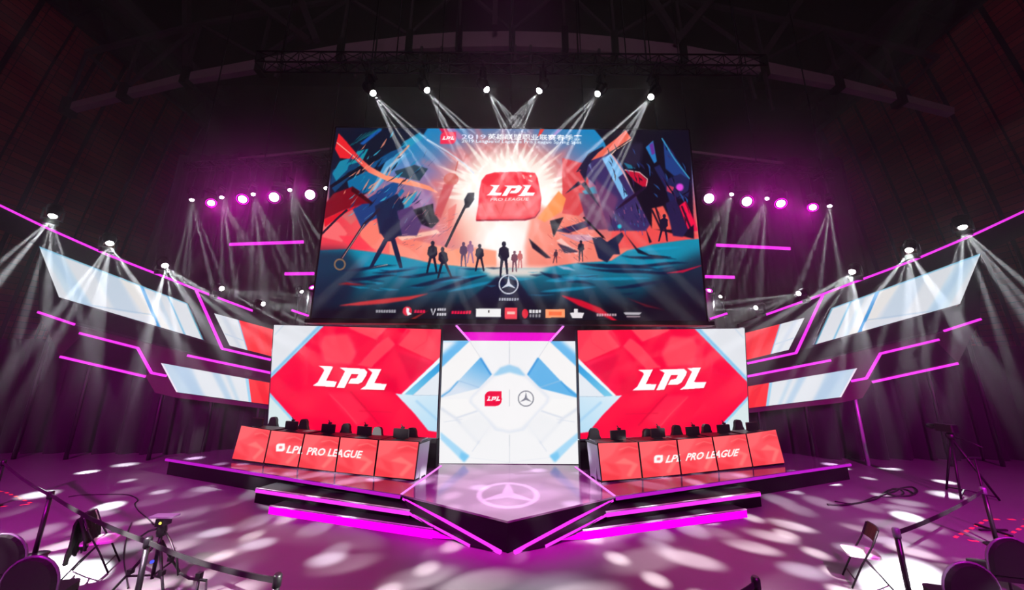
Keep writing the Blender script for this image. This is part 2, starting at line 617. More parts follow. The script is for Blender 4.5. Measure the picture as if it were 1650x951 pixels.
# ------------------------------------------------------------------ the hall
ZD = 0.48                                     # stage deck height
floor = struct(MB().add([(-30, -12, 0), (30, -12, 0), (30, 24, 0), (-30, 24, 0), (-30, -12, -0.1), (30, -12, -0.1), (30, 24, -0.1), (-30, 24, -0.1)],
                        [(0, 1, 2, 3), (7, 6, 5, 4), (0, 4, 5, 1), (1, 5, 6, 2), (2, 6, 7, 3), (3, 7, 4, 0)]).build('floor', M['floor']))
WX, WY, WTOP = 24.6, 22.0, 20.3
WXT = 22.3                                    # the side walls bow in to this at the top
struct(MB().box((0, WY + 0.1, 12), (56, 0.2, 24)).build('wall_back', M['backwall']))
struct(MB().box((0, 6, 24), (56, 36, 0.2)).build('ceiling', M['ceiling']))
for s, nm in ((-1, 'left'), (1, 'right')):
    mb = MB()
    y = -10.0
    k = 0
    while y < WY - 0.3:                      # tall boarded panels with dark joints between them
        wd = 1.22
        gap = 0.3 if k % 3 == 0 else 0.12
        nz = 9
        vs = []
        for i in range(nz + 1):
            z = WTOP * i / nz
            x = WX - (WX - WXT) * (i / nz) ** 2
            for yy in (y + gap / 2, y + wd - gap / 2):
                vs += [(s * x, yy, z), (s * (x + 0.05), yy, z)]
        fs = [(0, 1, 3, 2), (4 * nz, 4 * nz + 2, 4 * nz + 3, 4 * nz + 1)]
        for i in range(nz):
            a_, b_ = 4 * i, 4 * i + 4
            fs += [(a_, a_ + 2, b_ + 2, b_), (a_ + 1, b_ + 1, b_ + 3, a_ + 3), (a_, b_, b_ + 1, a_ + 1), (a_ + 2, a_ + 3, b_ + 3, b_ + 2)]
        mb.add(vs, fs)
        y += wd
        k += 1
    struct(mb.build('wall_' + nm, M['wood']))
    mb = MB()
    for i in range(10):
        z = WTOP * i / 9
        mb.v += [(s * (WX - (WX - WXT) * (i / 9) ** 2 + 0.09), yy, z) for yy in (-10, WY)]
    for i in range(9):
        mb.f.append((2 * i, 2 * i + 1, 2 * i + 3, 2 * i + 2))
        mb.sm.append(True)
    struct(mb.build('trim_' + ('5' if s < 0 else '6'), M['black']))
    struct(MB().box((s * (WX + 0.6), 6, 12), (0.3, 34, 24)).build('trim_' + ('7' if s < 0 else '8'), M['black']))
    # lattice girder along the top of the boarded wall
    mb = MB()
    for z in (WTOP - 0.1, WTOP + 1.9):
        mb.bar((s * (WXT - 0.35), -10, z), (s * (WXT - 0.35), WY, z), 0.22)
    yy = -10.0
    while yy < WY - 1:
        mb.bar((s * (WXT - 0.35), yy, WTOP), (s * (WXT - 0.35), yy + 0.8, WTOP + 1.8), 0.1)
        mb.bar((s * (WXT - 0.35), yy + 0.8, WTOP + 1.8), (s * (WXT - 0.35), yy + 1.6, WTOP), 0.1)
        yy += 1.6
    struct(mb.build('trim_' + ('1' if s < 0 else '2'), M['rig']))
    # cornice beam above the girder
    mb = MB().box((s * (WXT - 1.2), 6, WTOP + 2.2), (0.5, 32, 0.7))
    struct(mb.build('trim_' + ('3' if s < 0 else '4'), M['strut']))

# black drape that closes the hall behind the wings, in folds
def drape(name, x0, x1, y, z1, m, amp=0.16, wl=0.9, z0=0.0):
    n = int((x1 - x0) / 0.11)
    vs, fs = [], []
    for i in range(n + 1):
        x = x0 + (x1 - x0) * i / n
        yy = y + amp * math.sin(2 * PI * x / wl) + 0.05 * math.sin(2 * PI * x / 0.37)
        vs += [(x, yy, z0), (x, yy, z1)]
    for i in range(n):
        fs.append((2 * i, 2 * i + 2, 2 * i + 3, 2 * i + 1))
    mb = MB().add(vs, fs, True)
    o = mb.build(name, m)
    md = o.modifiers.new('thick', 'SOLIDIFY')
    md.thickness = 0.02
    return o
tag(drape('drape', -22.2, -9.2, 14.2, 4.3, M['drape']), 'long dark floor drape hanging behind the left stage wing', 'drape')
tag(drape('drape', 9.2, 22.2, 14.2, 4.3, M['drape']), 'long dark floor drape hanging behind the right stage wing', 'drape')
tag(drape('backdrop_curtain', -16.5, 16.5, 15.4, 13.6, M['backdrape'], 0.12, 1.1), 'tall black backdrop curtain behind the big screen', 'curtain')

# ------------------------------------------------------------------ stage platform
Lc = at_z(268, 738, ZD)                       # outer end of the front edge
Cc = at_z(645, 797, ZD)                       # corner where the tip starts
Tc = at_z(820, 840, ZD)
Tc.x = 0
T0 = at_z(820, 893, 0)
T0.x = 0
T0.y = min(T0.y, Tc.y)
stage = thing('stage_platform', 'glossy grey stage platform with pointed black front and magenta edge lights', 'stage', (0, 10, 0))
back = [Vector((Lc.x + 0.6, 12.6, ZD)), Vector((-8.0, 13.4, ZD)), Vector((8.0, 13.4, ZD)), Vector((-Lc.x - 0.6, 12.6, ZD))]
outl = [Lc, Cc, Tc, mir(Cc), mir(Lc)] + back[::-1]
MB().prism(outl, (0, 0, -0.035)).build('deck', M['deck'], stage)
# black body under the deck, set back a little from its edge
body = [Lc, Cc, mir(Cc), mir(Lc)] + back[::-1]
MB().prism([Vector((p.x * 0.995, p.y + 0.06, 0.002)) for p in body], (0, 0, ZD - 0.04)).build('fascia', M['black'], stage)
dn = Vector((0, 0, -0.036))
MB().add([Cc + dn, Tc + dn, mir(Cc) + dn, T0 + Vector((0, 0.02, 0.004))], [(0, 1, 3), (1, 2, 3), (0, 3, 2), (0, 2, 1)]).build('tip', M['black'], stage)
tiers = ((0.32, (413, 787), (660, 823), (757, 880), 0.075), (0.16, (435, 815), (697, 853), (732, 869), 0.15))
for s in (-1, 1):
    f = (lambda p: p) if s < 0 else mir
    # light strip along the deck edge
    a, b = Lc + Vector((0, -0.012, -0.05)), Cc + Vector((0, -0.012, -0.05))
    MB().bar(f(a), f(b), 0.03, 0.06).build('edge_light', M['neonviolet'], stage)
    # light line on the deck and down the tip
    a, b = at_z(647, 797, ZD), at_z(711, 751, ZD)
    MB().bar(f(a) + Vector((0, 0, 0.008)), f(b) + Vector((0, 0, 0.008)), 0.05, 0.016).build('deck_light', M['neonpale'], stage)
    C1, E1 = at_z(650, 803, ZD - 0.07), at_z(807, 891, 0.02)
    MB().bar(f(C1), f(E1), 0.05, 0.06).build('tip_light', M['neon'], stage)
    prevc, preve = C1, E1
    for z, pa, pq, pe, bh in tiers:
        A, Q = at_z(*pa, z), at_z(*pq, z)
        E_ = at_z(*pe, 0.02)
        bk = [Vector((Q.x + 0.15, Q.y + 1.1, z)), Vector((A.x + 0.45, A.y + 1.1, z))]
        MB().prism([f(A), f(Q), f(bk[0]), f(bk[1])], (0, 0, -z + 0.003)).build('step', M['black'], stage)
        hz = Vector((0, -0.012, -bh / 2 - 0.012))
        MB().bar(f(A) + hz, f(Q) + hz, 0.02, bh).build('step_light', M['band'] if z < 0.2 else M['neon'], stage)
        rim = MB().bar(f(A) + Vector((0, 0, 0.0)), f(Q) + Vector((0, 0, 0.0)), 0.04, 0.02).build('step_nosing', M['alu'], stage)
        # sloping skirt from the step to the tip, with its own light line
        MB().prism([f(prevc), f(Q + Vector((0, 0, -0.02))), f(E_), f(preve)], (0, 0.03, -0.012)).build('skirt', M['black'], stage)
        if z > 0.2:
            MB().bar(f(Q + hz), f(E_), 0.028, 0.04).build('tip_light', M['neon'], stage)
        else:
            lo = Q + Vector((0, -0.012, -bh))
            MB().prism([f(Q + Vector((0, -0.012, -0.012))), f(lo), f(E_ + Vector((0, -0.01, 0)))], (0, 0.02, 0)).build('tip_light', M['band'], stage)
        prevc, preve = Q + Vector((0, 0, -0.02)), E_

# ------------------------------------------------------------------ screens
YM = 10.6                                     # plane of the big screen
MAIN = [(541, 205), (1110, 209), (1140, 519), (500, 514)]
def surf_y(y):
    return lambda px, py: at_y(px, py, y)
def frame_mb(P, d, t, lip=0.0):
    """shallow cabinet behind a flat quad face P (TL TR BR BL): box of depth d plus a rim of width t"""
    ux = (P[1] - P[0]).normalized()
    n = ux.cross(P[3] - P[0]).normalized()
    if n.y < 0:
        n = -n                                # away from the viewer
    c = sum(P, Vector()) / 4
    mb = MB().prism([p + n * 0.01 for p in P], n * d)
    for i in range(4):
        a, b = P[i], P[(i + 1) % 4]
        mb.bar(a + n * 0.02, b + n * 0.02, t, t * 1.2, n)
    return mb, n

# --- big screen over the stage
NAVY, TEAL = (14, 20, 42), (14, 120, 168)
def Z1(*p): return [(500 + x / 5, 180 + y / 5) for x, y in p]
def Z2(*p): return [(820 + x / 5, 180 + y / 5) for x, y in p]
def Z3(*p): return [(500 + x / 5, 350 + y / 5) for x, y in p]
def Z4(*p): return [(820 + x / 5, 350 + y / 5) for x, y in p]
rnd = random.Random(11)
cv = Canvas(MAIN, 680, 330, (20, 60, 110))
cv.vgrad([(200, (14, 128, 192)), (225, (22, 132, 190)), (250, (44, 134, 190)), (280, (112, 126, 186)), (335, (206, 96, 104)), (380, (240, 110, 100)), (420, (250, 130, 110))])
cv.radial(818, 322, [(0, (255, 255, 255), 1), (62, (255, 252, 248), 1), (80, (255, 214, 200), 0.95), (104, (240, 140, 130), 0.8), (138, (180, 116, 150), 0.4), (185, (110, 120, 170), 0)], 1.0, 0.86)
for k in range(26):                           # sun-burst rays
    a = PI + (k + 0.5 * rnd.random()) / 26 * PI
    r1 = 84 + 52 * rnd.random()
    cx, cy = 818, 320
    p = (cx + r1 * 1.05 * math.cos(a), cy + r1 * 0.86 * math.sin(a))
    n = (-math.sin(a) * 6, math.cos(a) * 6)
    q = (cx + 55 * math.cos(a), cy + 50 * math.sin(a))
    cv.poly([(q[0] + n[0], q[1] + n[1]), p, (q[0] - n[0], q[1] - n[1])], (255, 250, 240), 0.75, 1)
cv.radial(816, 392, [(0, (255, 255, 255), 1), (26, (255, 252, 248), 0.95), (48, (255, 220, 206), 0.6), (84, (250, 160, 140), 0)], 1.25, 0.95)
for k in range(30):                           # soft warm streaks around the glow
    a = PI * (0.95 + 1.1 * rnd.random())
    r0, r1 = 92 + 20 * rnd.random(), 120 + 40 * rnd.random()
    cv.line([(818 + r0 * math.cos(a), 320 + r0 * .85 * math.sin(a)), (818 + r1 * math.cos(a), 320 + r1 * .85 * math.sin(a))], 9, (236, 120, 120), 0.28, 3)
# clouds, hazes
cv.poly(Z1((960, 600), (1010, 760), (1000, 950), (820, 950), (800, 700)), (140, 110, 175), 0.7, 4)
cv.poly([(515, 384), (530, 356), (548, 346), (566, 362), (588, 340), (612, 352), (640, 380), (690, 392), (730, 402), (760, 398), (800, 404), (800, 434), (515, 434)], (240, 62, 78), 1, 1.5, (255, 160, 130), [(540, 380), (720, 380)])
cv.poly(Z3((120, 30), (230, 40), (300, 130), (260, 200), (100, 160)), (255, 120, 120), 0.8, 1)
cv.poly(Z3((480, 20), (570, 60), (600, 180), (560, 270), (420, 220), (400, 120)), (255, 130, 112), 0.9, 1)
cv.poly(Z3((230, 150), (400, 150), (520, 270), (330, 260)), (255, 60, 80), 0.9, 1)
cv.poly(Z3((700, 160), (1020, 100), (1050, 130), (740, 190)), (255, 200, 180), 0.9, 1)
cv.poly(Z3((640, 190), (800, 250), (920, 360), (640, 300)), (255, 150, 130), 0.9, 1)
cv.poly([(985, 330), (1060, 320), (1125, 380), (1100, 402), (985, 400)], (240, 78, 78), 1, 2)
cv.poly([(860, 330), (930, 345), (990, 400), (930, 428), (850, 432), (845, 400)], (250, 130, 110), 0.8, 4)
cv.poly([(1092, 292), (1104, 300), (1124, 372), (1108, 374)], (238, 20, 74), 1, 1)
# left: dark rock shards and far skyline, generic
cv.poly([(536, 200), (692, 203), (682, 218), (668, 226), (656, 238), (640, 252), (624, 268), (610, 300), (560, 330), (530, 330)], (10, 18, 40), 1, 1.2)
cv.poly(Z1((400, 260), (560, 130), (580, 150), (430, 270)), (20, 86, 170), 1, 1)
for i in range(6):
    cv.line(Z1((310 + 30 * i, 290 - 18 * i), (420 + 34 * i, 180 - 10 * i)), 1.2, (10, 110, 120), 0.7)
cv.poly(Z1((760, 240), (880, 170), (930, 200), (800, 290), (640, 400), (690, 330)), (30, 150, 190), 1, 1)
shards = [((380, 320), (470, 300), (400, 440), (250, 470), (330, 400), (20, 140, 160)), ((180, 470), (420, 400), (330, 520), (200, 650), (160, 600), (10, 60, 104)),
          ((240, 400), (330, 370), (300, 470), (210, 560), (180, 500), (20, 130, 165)), ((300, 560), (450, 480), (600, 520), (480, 640), (330, 700), (6, 104, 156)),
          ((620, 380), (800, 330), (700, 440), (560, 600), (460, 690), (70, 150, 200)), ((660, 320), (800, 270), (560, 440), (430, 480), (520, 400), (8, 76, 130)),
          ((680, 480), (840, 430), (950, 460), (880, 560), (700, 520), (40, 66, 84)), ((540, 640), (720, 540), (700, 640), (560, 850), (440, 900), (20, 74, 140)),
          ((340, 780), (560, 640), (640, 600), (560, 800), (420, 950), (26, 60, 124)), ((560, 860), (740, 620), (760, 640), (640, 800), (560, 950), (20, 110, 165)),
          ((700, 720), (860, 640), (760, 800), (640, 950), (560, 950), (12, 44, 92)), ((760, 700), (870, 640), (820, 740), (740, 820), (700, 800), (50, 150, 190))]
for sh in shards:
    cv.poly(Z1(*sh[:5]), sh[5], 1, 0.6)
cv.line(Z1((160, 610), (420, 440), (560, 370)), 5, (10, 14, 30))
cv.line(Z1((470, 660), (700, 380), (800, 270)), 3, (250, 150, 110), 0.8, 0.5)
cv.line(Z1((600, 820), (760, 740), (850, 640)), 2, (240, 170, 140), 0.8, 0.5)
cv.poly(Z1((520, 760), (700, 660), (760, 760), (720, 900), (760, 1000), (640, 1010), (560, 980)), (22, 36, 72), 1, 0.8)
cv.poly(Z1((700, 800), (820, 760), (900, 900), (860, 1000), (740, 1000)), (84, 56, 110), 1, 0.8)
cv.poly(Z1((830, 790), (960, 750), (1010, 830), (1040, 880), (980, 940), (900, 910)), (24, 22, 40), 1, 0.8)
cv.poly(Z1((930, 760), (990, 740), (1000, 850), (940, 840)), (18, 16, 32), 1, 0.5)
cv.poly(Z1((190, 660), (340, 605), (400, 640), (500, 735), (420, 745), (260, 800), (110, 870), (60, 820)), (128, 8, 26), 1, 0.8)
cv.poly(Z1((340, 600), (500, 730), (490, 750), (330, 640)), (60, 6, 16), 1, 0.4)
cv.poly(Z1((110, 870), (260, 800), (420, 745), (230, 850), (120, 930)), (226, 22, 40), 1, 0.5)
for k in range(46):
    x, y = rnd.uniform(560, 690), rnd.uniform(250, 365)
    l, a = rnd.uniform(5, 18), -0.9 + rnd.uniform(-.25, .25)
    cv.line([(x, y), (x + l * math.cos(a), y + l * math.sin(a))], rnd.uniform(0.8, 2.2), rnd.choice([(20, 140, 180), (10, 16, 34), (120, 180, 200), (16, 50, 100), (230, 130, 110)]), 0.75, 0, 2)
# pale slanting light streak and orange ribbon
cv.line([(602, 308), (624, 272), (650, 250)], 4, (160, 200, 230), 0.8, 0.6)
cv.line(Z1((940, 225), (1100, 320), (1240, 420), (1320, 500)), 2.4, (214, 224, 240), 0.85, 0.4)
cv.poly(Z1((230, 175), (290, 240), (400, 370), (480, 440), (610, 515), (800, 550), (960, 600), (1040, 660), (880, 612), (620, 560), (470, 490), (360, 385), (240, 375), (200, 300)), (236, 34, 44), 1, 0.6, (255, 150, 118), [(560, 260), (610, 280)])
cv.line(Z1((215, 250), (300, 320), (420, 420)), 1.4, (255, 190, 170), 0.9)
# slender tower silhouette with a ball, generic
cv.line(Z1((1190, 400), (1170, 480)), 2.2, (200, 90, 84), 0.9)
cv.disc(727, 289, 12, (206, 92, 82), 0.92, 0.6, 10)
cv.poly(Z1((1080, 580), (1160, 590), (1090, 760), (1050, 860), (1000, 830), (1030, 720)), (208, 84, 92), 0.92, 0.8)
cv.poly(Z1((1110, 790), (1180, 740), (1160, 860), (1110, 950)), (235, 110, 104), 0.8, 1)
# right: city blocks, flag and dark mass
cv.poly(Z2((430, 375), (610, 420), (640, 560), (640, 760), (560, 840), (430, 820)), (224, 64, 70), 0.9, 1)
cv.poly(Z2((230, 860), (400, 640), (460, 700), (430, 800), (290, 890)), (255, 152, 84), 0.95, 1)
cv.poly(Z2((560, 660), (700, 640), (800, 950), (640, 950)), (104, 60, 100), 0.9, 1)
cv.poly(Z2((590, 640), (690, 600), (720, 660), (610, 665)), (60, 160, 190), 0.9, 1)
cv.poly(Z2((650, 400), (830, 320), (1010, 640), (1150, 890), (1100, 960), (800, 960), (740, 760)), (58, 44, 100), 1, 0.8)
cv.poly(Z2((660, 520), (760, 600), (880, 700), (800, 960), (760, 900)), (150, 70, 112), 0.55, 3)
cv.poly(Z2((750, 380), (830, 335), (1000, 640), (920, 710)), (122, 184, 232), 1, 0.6)
cv.poly(Z2((880, 530), (920, 500), (1000, 650), (960, 680)), (54, 40, 96), 1, 0.4)
cv.line(Z2((825, 340), (910, 470), (1010, 650), (1140, 880)), 2.6, (246, 180, 180), 0.9, 0.4)
for k in range(40):
    x, y = rnd.uniform(985, 1040), rnd.uniform(325, 372)
    cv.line([(x, y), (x + 1.5, y + rnd.uniform(3, 8))], 1.4, rnd.choice([(90, 80, 150), (40, 110, 160), (170, 90, 130), (30, 26, 60)]), 0.7)
cv.poly([(954, 205), (972, 226), (980, 244), (1000, 262), (1016, 300), (1050, 368), (1118, 385), (1112, 200)], (14, 10, 28), 1, 1)
cv.poly(Z2((850, 340), (960, 260), (1080, 250), (1060, 420), (980, 470), (900, 440)), (46, 38, 66), 0.7, 4)
cv.poly(Z2((920, 410), (980, 430), (1020, 460), (960, 460)), (30, 110, 140), 1, 0.6)
cv.poly(Z2((740, 780), (560, 470), (590, 470), (540, 490), (640, 340), (760, 280), (760, 330), (680, 390), (640, 430), (620, 560), (450, 665), (560, 560)), (24, 24, 56), 1, 0.6)
cv.poly(Z2((640, 430), (690, 520), (700, 600), (620, 520)), (58, 44, 100), 1, 0.6)
cv.poly(Z2((660, 395), (720, 330), (860, 220), (940, 150), (985, 215), (870, 290), (760, 360)), (238, 104, 84), 1, 0.6)
cv.line(Z2((990, 225), (860, 310), (820, 350)), 1.4, (250, 200, 170), 0.8)
cv.poly(Z2((930, 470), (1050, 490), (1120, 560), (1100, 620), (1010, 560)), (196, 16, 52), 1, 0.6)
cv.line(Z2((930, 470), (1050, 490), (1115, 545), (1105, 600)), 1.6, (240, 200, 200), 0.8)
cv.poly(Z2((850, 800), (930, 720), (1090, 600), (1110, 615), (960, 730)), (36, 14, 46), 1, 0.4)
cv.poly(Z2((1100, 290), (1160, 235), (1190, 400), (1170, 420)), (40, 120, 190), 1, 0.5)
cv.poly(Z2((1130, 270), (1160, 250), (1175, 340), (1150, 350)), (120, 30, 140), 0.8, 0.6)
cv.line(Z2((1190, 440), (1280, 600), (1330, 760), (1400, 950)), 10, (30, 34, 84), 1, 1)
cv.poly(Z2((1240, 220), (1400, 460), (1450, 540), (1330, 520), (1260, 460)), (34, 66, 140), 0.9, 1)
cv.line(Z2((1230, 215), (1330, 380), (1460, 550)), 2, (60, 150, 190), 0.9)
cv.poly(Z2((1240, 560), (1380, 500), (1470, 560), (1440, 700), (1320, 700)), (30, 34, 80), 1, 0.8)
cv.disc(1095, 302, 6, (226, 70, 220), 1, 1.2)
cv.poly(Z2((1270, 590), (1330, 610), (1310, 660), (1270, 640)), (190, 60, 90), 1, 0.6)
cv.line(Z2((1240, 540), (1350, 700), (1450, 640), (1460, 540)), 2.4, (12, 10, 30))
cv.poly(Z2((1150, 780), (1240, 760), (1340, 950), (1150, 950)), (240, 90, 80), 1, 1)
cv.poly(Z2((1370, 760), (1420, 720), (1500, 900), (1440, 950)), (246, 20, 70), 1, 0.8)
cv.poly(Z2((1260, 740), (1340, 700), (1440, 950), (1400, 1010), (1320, 1000)), (34, 28, 72), 1, 0.8)
for q in (((1150, 790), (1230, 960)), ((1180, 770), (1240, 960)), ((1390, 760), (1470, 960))):
    cv.line(Z2(*q), 3, (20, 14, 36), 1, 0.3)
# the ground
cv.poly([(505, 404), (560, 401), (600, 406), (650, 414), (700, 425), (760, 431), (870, 432), (930, 424), (985, 420), (1010, 404), (1050, 394), (1108, 386), (1150, 384), (1150, 530), (490, 530)], (6, 138, 172), 1, 1, (14, 12, 30), [(820, 428), (820, 498)])
cv.poly([(490, 400), (560, 402), (590, 440), (560, 486), (490, 500)], (20, 22, 48), 0.75, 8)
cv.poly([(1060, 440), (1120, 410), (1150, 400), (1150, 530), (1010, 530)], (22, 14, 34), 0.75, 10)
cv.poly([(770, 430), (890, 430), (860, 446), (790, 446)], (255, 226, 214), 0.85, 4)
cv.poly(Z4((380, 390), (480, 400), (540, 430), (440, 420)), (190, 190, 220), 0.8, 1)
for (x0, y0, x1, y1, wd) in ((600, 440, 690, 431, 5), (640, 446, 720, 440, 5), (655, 462, 745, 446, 7), (690, 470, 785, 444, 7), (545, 436, 640, 428, 5), (560, 450, 640, 444, 6),
                             (880, 444, 960, 460, 5), (930, 424, 1060, 434, 8), (940, 432, 1080, 442, 6), (980, 464, 1080, 454, 6), (870, 438, 910, 450, 6), (1000, 412, 1090, 418, 5), (1010, 428, 1110, 424, 5), (1040, 440, 1120, 436, 6)):
    cv.line([(x0 + (x1 - x0) * t, y0 + (y1 - y0) * t + 1.5 * math.sin(6 * t)) for t in (0, .2, .4, .6, .8, 1)], wd, (14, 22, 58), 0.9, 1, 2)
for (x0, y0, x1, y1, wd) in ((590, 436, 700, 430, 4), (700, 456, 790, 440, 4), (720, 470, 800, 452, 6), (880, 452, 960, 446, 8), (940, 450, 1050, 448, 5), (870, 470, 960, 462, 6), (1010, 404, 1100, 398, 5)):
    cv.line([(x0 + (x1 - x0) * t, y0 + (y1 - y0) * t) for t in (0, .25, .5, .75, 1)], wd, (20, 160, 205), 0.6, 1, 2)
cv.poly([(800, 446), (830, 446), (870, 500), (900, 530), (690, 530), (760, 480)], (18, 16, 46), 0.9, 2)
cv.poly([(770, 486), (880, 486), (960, 530), (650, 530)], (14, 12, 30), 0.85, 8)
cv.line([(548, 492), (580, 489), (620, 485), (660, 480), (690, 473)], 8, (196, 52, 58), 1, 0.8, 2)
cv.line([(545, 458), (565, 456), (590, 459)], 6, (180, 26, 30), 0.8, 1.2, 2)
cv.line([(650, 524), (665, 514), (690, 500)], 4, (170, 46, 36), 0.8, 0.6, 2)
cv.line([(905, 476), (935, 488), (965, 500), (1000, 522)], 11, (206, 12, 44), 1, 0.8, 2)
cv.line([(1010, 480), (1040, 492), (1070, 499)], 3, (120, 20, 36), 0.8, 1, 2)
cv.line([(1074, 440), (1100, 437), (1132, 427)], 4, (200, 20, 56), 0.9, 0.6, 2)
# rocks and slanting spars in the middle distance
for q, c in (((((380, 190), (420, 170), (560, 290), (540, 300))), (250, 190, 180)), (((370, 110), (620, 30), (680, 60), (480, 130)), (48, 40, 84)), (((160, 170), (230, 230), (340, 330), (300, 330), (190, 250)), (30, 20, 44)),
             (((390, 210), (480, 240), (560, 280), (450, 290)), (40, 26, 60)), (((330, 30), (440, 0), (380, 120), (360, 160)), (24, 26, 40)), (((420, 140), (640, 140), (690, 180), (560, 200)), (210, 150, 170)),
             (((600, 0), (760, 150), (780, 180), (740, 150)), (14, 12, 26)), (((670, 165), (740, 160), (790, 200), (910, 120), (925, 150), (880, 220), (895, 300), (840, 300), (790, 365), (720, 330)), (24, 32, 66)),
             (((930, 130), (1030, 250), (1130, 300), (1320, 320), (1180, 325), (1040, 290)), (16, 22, 48)), (((1100, 90), (1150, 200), (1130, 210)), (20, 16, 40))):
    cv.poly(Z4(*q), c, 1, 0.5)
cv.disc(998, 365, 3.5, (40, 190, 210), 1, 0.8)
for k in range(60):
    x, y = rnd.uniform(880, 950), rnd.uniform(350, 418)
    l, a = rnd.uniform(4, 16), 0.5 + rnd.uniform(-.3, .3)
    cv.line([(x, y), (x + l * math.cos(a), y + l * math.sin(a))], rnd.uniform(0.8, 2), rnd.choice([(24, 18, 40), (250, 220, 210), (200, 40, 50), (40, 40, 80)]), 0.7, 0, 2)
for k in range(50):
    x, y = rnd.uniform(640, 730), rnd.uniform(345, 405)
    l, a = rnd.uniform(4, 15), -0.5 + rnd.uniform(-.4, .4)
    cv.line([(x, y), (x + l * math.cos(a), y + l * math.sin(a))], rnd.uniform(0.8, 2), rnd.choice([(60, 44, 90), (250, 190, 180), (30, 24, 50), (120, 80, 140)]), 0.6, 0, 2)
for k in range(70):
    x, y = rnd.uniform(548, 668), rnd.uniform(222, 350)
    l, a = rnd.uniform(6, 24), -0.85 + rnd.uniform(-.3, .3)
    cv.line([(x, y), (x + l * .5 * math.cos(a), y + l * .5 * math.sin(a) + 1), (x + l * math.cos(a), y + l * math.sin(a))], rnd.uniform(1, 3.5), rnd.choice([(10, 130, 176), (8, 14, 34), (12, 20, 46), (60, 180, 210), (14, 60, 120), (244, 150, 120)]), 0.8, 0, 2)
for k in range(60):
    x, y = rnd.uniform(975, 1105), rnd.uniform(225, 350)
    l, a = rnd.uniform(6, 22), 1.1 + rnd.uniform(-.35, .35)
    cv.line([(x, y), (x + l * .5 * math.cos(a) + 1, y + l * .5 * math.sin(a)), (x + l * math.cos(a), y + l * math.sin(a))], rnd.uniform(1, 3), rnd.choice([(12, 8, 26), (16, 12, 34), (30, 36, 90), (40, 90, 160), (60, 30, 80), (8, 8, 18)]), 0.8, 0, 2)
for k in range(34):
    x, y = rnd.uniform(545, 1090), rnd.uniform(425, 476)
    l = rnd.uniform(14, 46)
    dy = (x - 820) / 300 * -4
    cv.line([(x, y), (x + l / 2, y + dy / 2 + 1), (x + l, y + dy)], rnd.uniform(1.5, 4), rnd.choice([(10, 20, 56), (14, 28, 70), (16, 150, 190), (10, 110, 150)]), 0.6, 0.6, 2)
# spars and staffs
cv.line(Z3((250, 340), (440, 50), (500, 0), (560, -70)), 4, (40, 28, 50))
cv.line(Z3((260, 330), (440, 55)), 1.2, (210, 160, 150), 0.8)
cv.ring(548, 426, 7, 9.5, (150, 110, 80), 0.9)
cv.line(Z3((80, 150), (220, 10), (300, -60)), 3.4, (34, 24, 44))
cv.line([(718, 398), (736, 360), (756, 320)], 4.2, (24, 24, 40))
cv.poly([(748, 322), (754, 311), (764, 311), (764, 322), (756, 334), (750, 336)], (18, 24, 40), 1, 0.4)
cv.line(Z4((600, 0), (760, 165)), 3, (14, 12, 26))
# standing and walking figures, plain dark silhouettes
def figure(x, yf, h, lean=0.0, spread=0.12, col=(20, 20, 46)):
    u = h / 8
    X = lambda dx, dy: (x + dx * u + lean * (8 - dy) * u * 0.0 + lean * dy * u, yf - dy * u)
    cv.disc(*X(0, 7.4), 0.5 * u, col, 1, 0.2, 0.62 * u)
    cv.poly([X(-1.05, 6.4), X(-0.3, 6.9), X(0.3, 6.9), X(1.05, 6.4), X(1.25, 4.6), X(0.75, 4.0), X(0.7, 3.6), X(-0.7, 3.6), X(-0.75, 4.0), X(-1.3, 4.7)], col, 1, 0.2)
    for sgn in (-1, 1):
        cv.poly([X(sgn * 0.05, 4.0), X(sgn * 0.78, 3.9), X(sgn * (0.7 + spread * 4), 1.8), X(sgn * (0.6 + spread * 7), 0), X(sgn * (0.15 + spread * 7), 0), X(sgn * (0.2 + spread * 3), 1.9)], col, 1, 0.2)
figure(812, 446, 57, 0, 0.06)
figure(773, 437, 44)
figure(696, 440, 52, 0.03)
figure(717, 448, 50, -0.08, 0.2)
figure(747, 430, 40, 0, 0.05, (92, 70, 100))
figure(758, 424, 36, 0, 0.1, (150, 100, 140))
figure(936, 421, 34, 0, 0.04)
figure(829, 438, 34, 0, 0.05, (110, 60, 80))
figure(838, 432, 28, 0, 0.05, (200, 100, 100))
figure(1068, 389, 44, 0.05, 0.12)
figure(894, 424, 22, 0.1, 0.1, (70, 40, 60))
figure(622, 432, 96, 0.13, 0.24, (22, 30, 66))
cv.line([(625, 426), (596, 432)], 2, (230, 190, 170), 0.6, 0, 1)
# logo tile in the burst
t0 = [(776, 291), (783, 282), (797, 278), (840, 277), (862, 279), (866, 287), (872, 318), (870, 338), (862, 349), (846, 353), (767, 354), (768, 346), (771, 330), (773, 305)]
cv.poly([(x, y + 2.5) for x, y in t0], (150, 10, 40), 1, 0.3)
cv.poly(t0, (248, 48, 66), 1, 0.3)
cv.poly([(772, 326), (800, 322), (871, 312), (870, 338), (862, 348), (846, 351), (768, 351)], (255, 170, 164), 0.5, 4)
for q in ((798, 330, 808, 350), (815, 326, 806, 350), (842, 326, 852, 342), (776, 326, 786, 348), (832, 328, 836, 336)):
    cv.line([q[:2], q[2:]], 3, (240, 80, 80), 0.7, 0.5, 1)
cv.line([(842, 282), (845, 288)], 2, (255, 190, 180), 0.9)
cv.line([(851, 290), (858, 293)], 2, (255, 190, 180), 0.9)
cv.disc(855, 284, 2, (255, 200, 190))
for l in logo(783, 862, 298.5, 17, 0.0):
    cv.poly(l, (255, 255, 255))
cv.tris(place_text(text_tris('PRO LEAGUE'), 790, 851, 324, 4.6, -0.015, 0.3), (255, 235, 230))
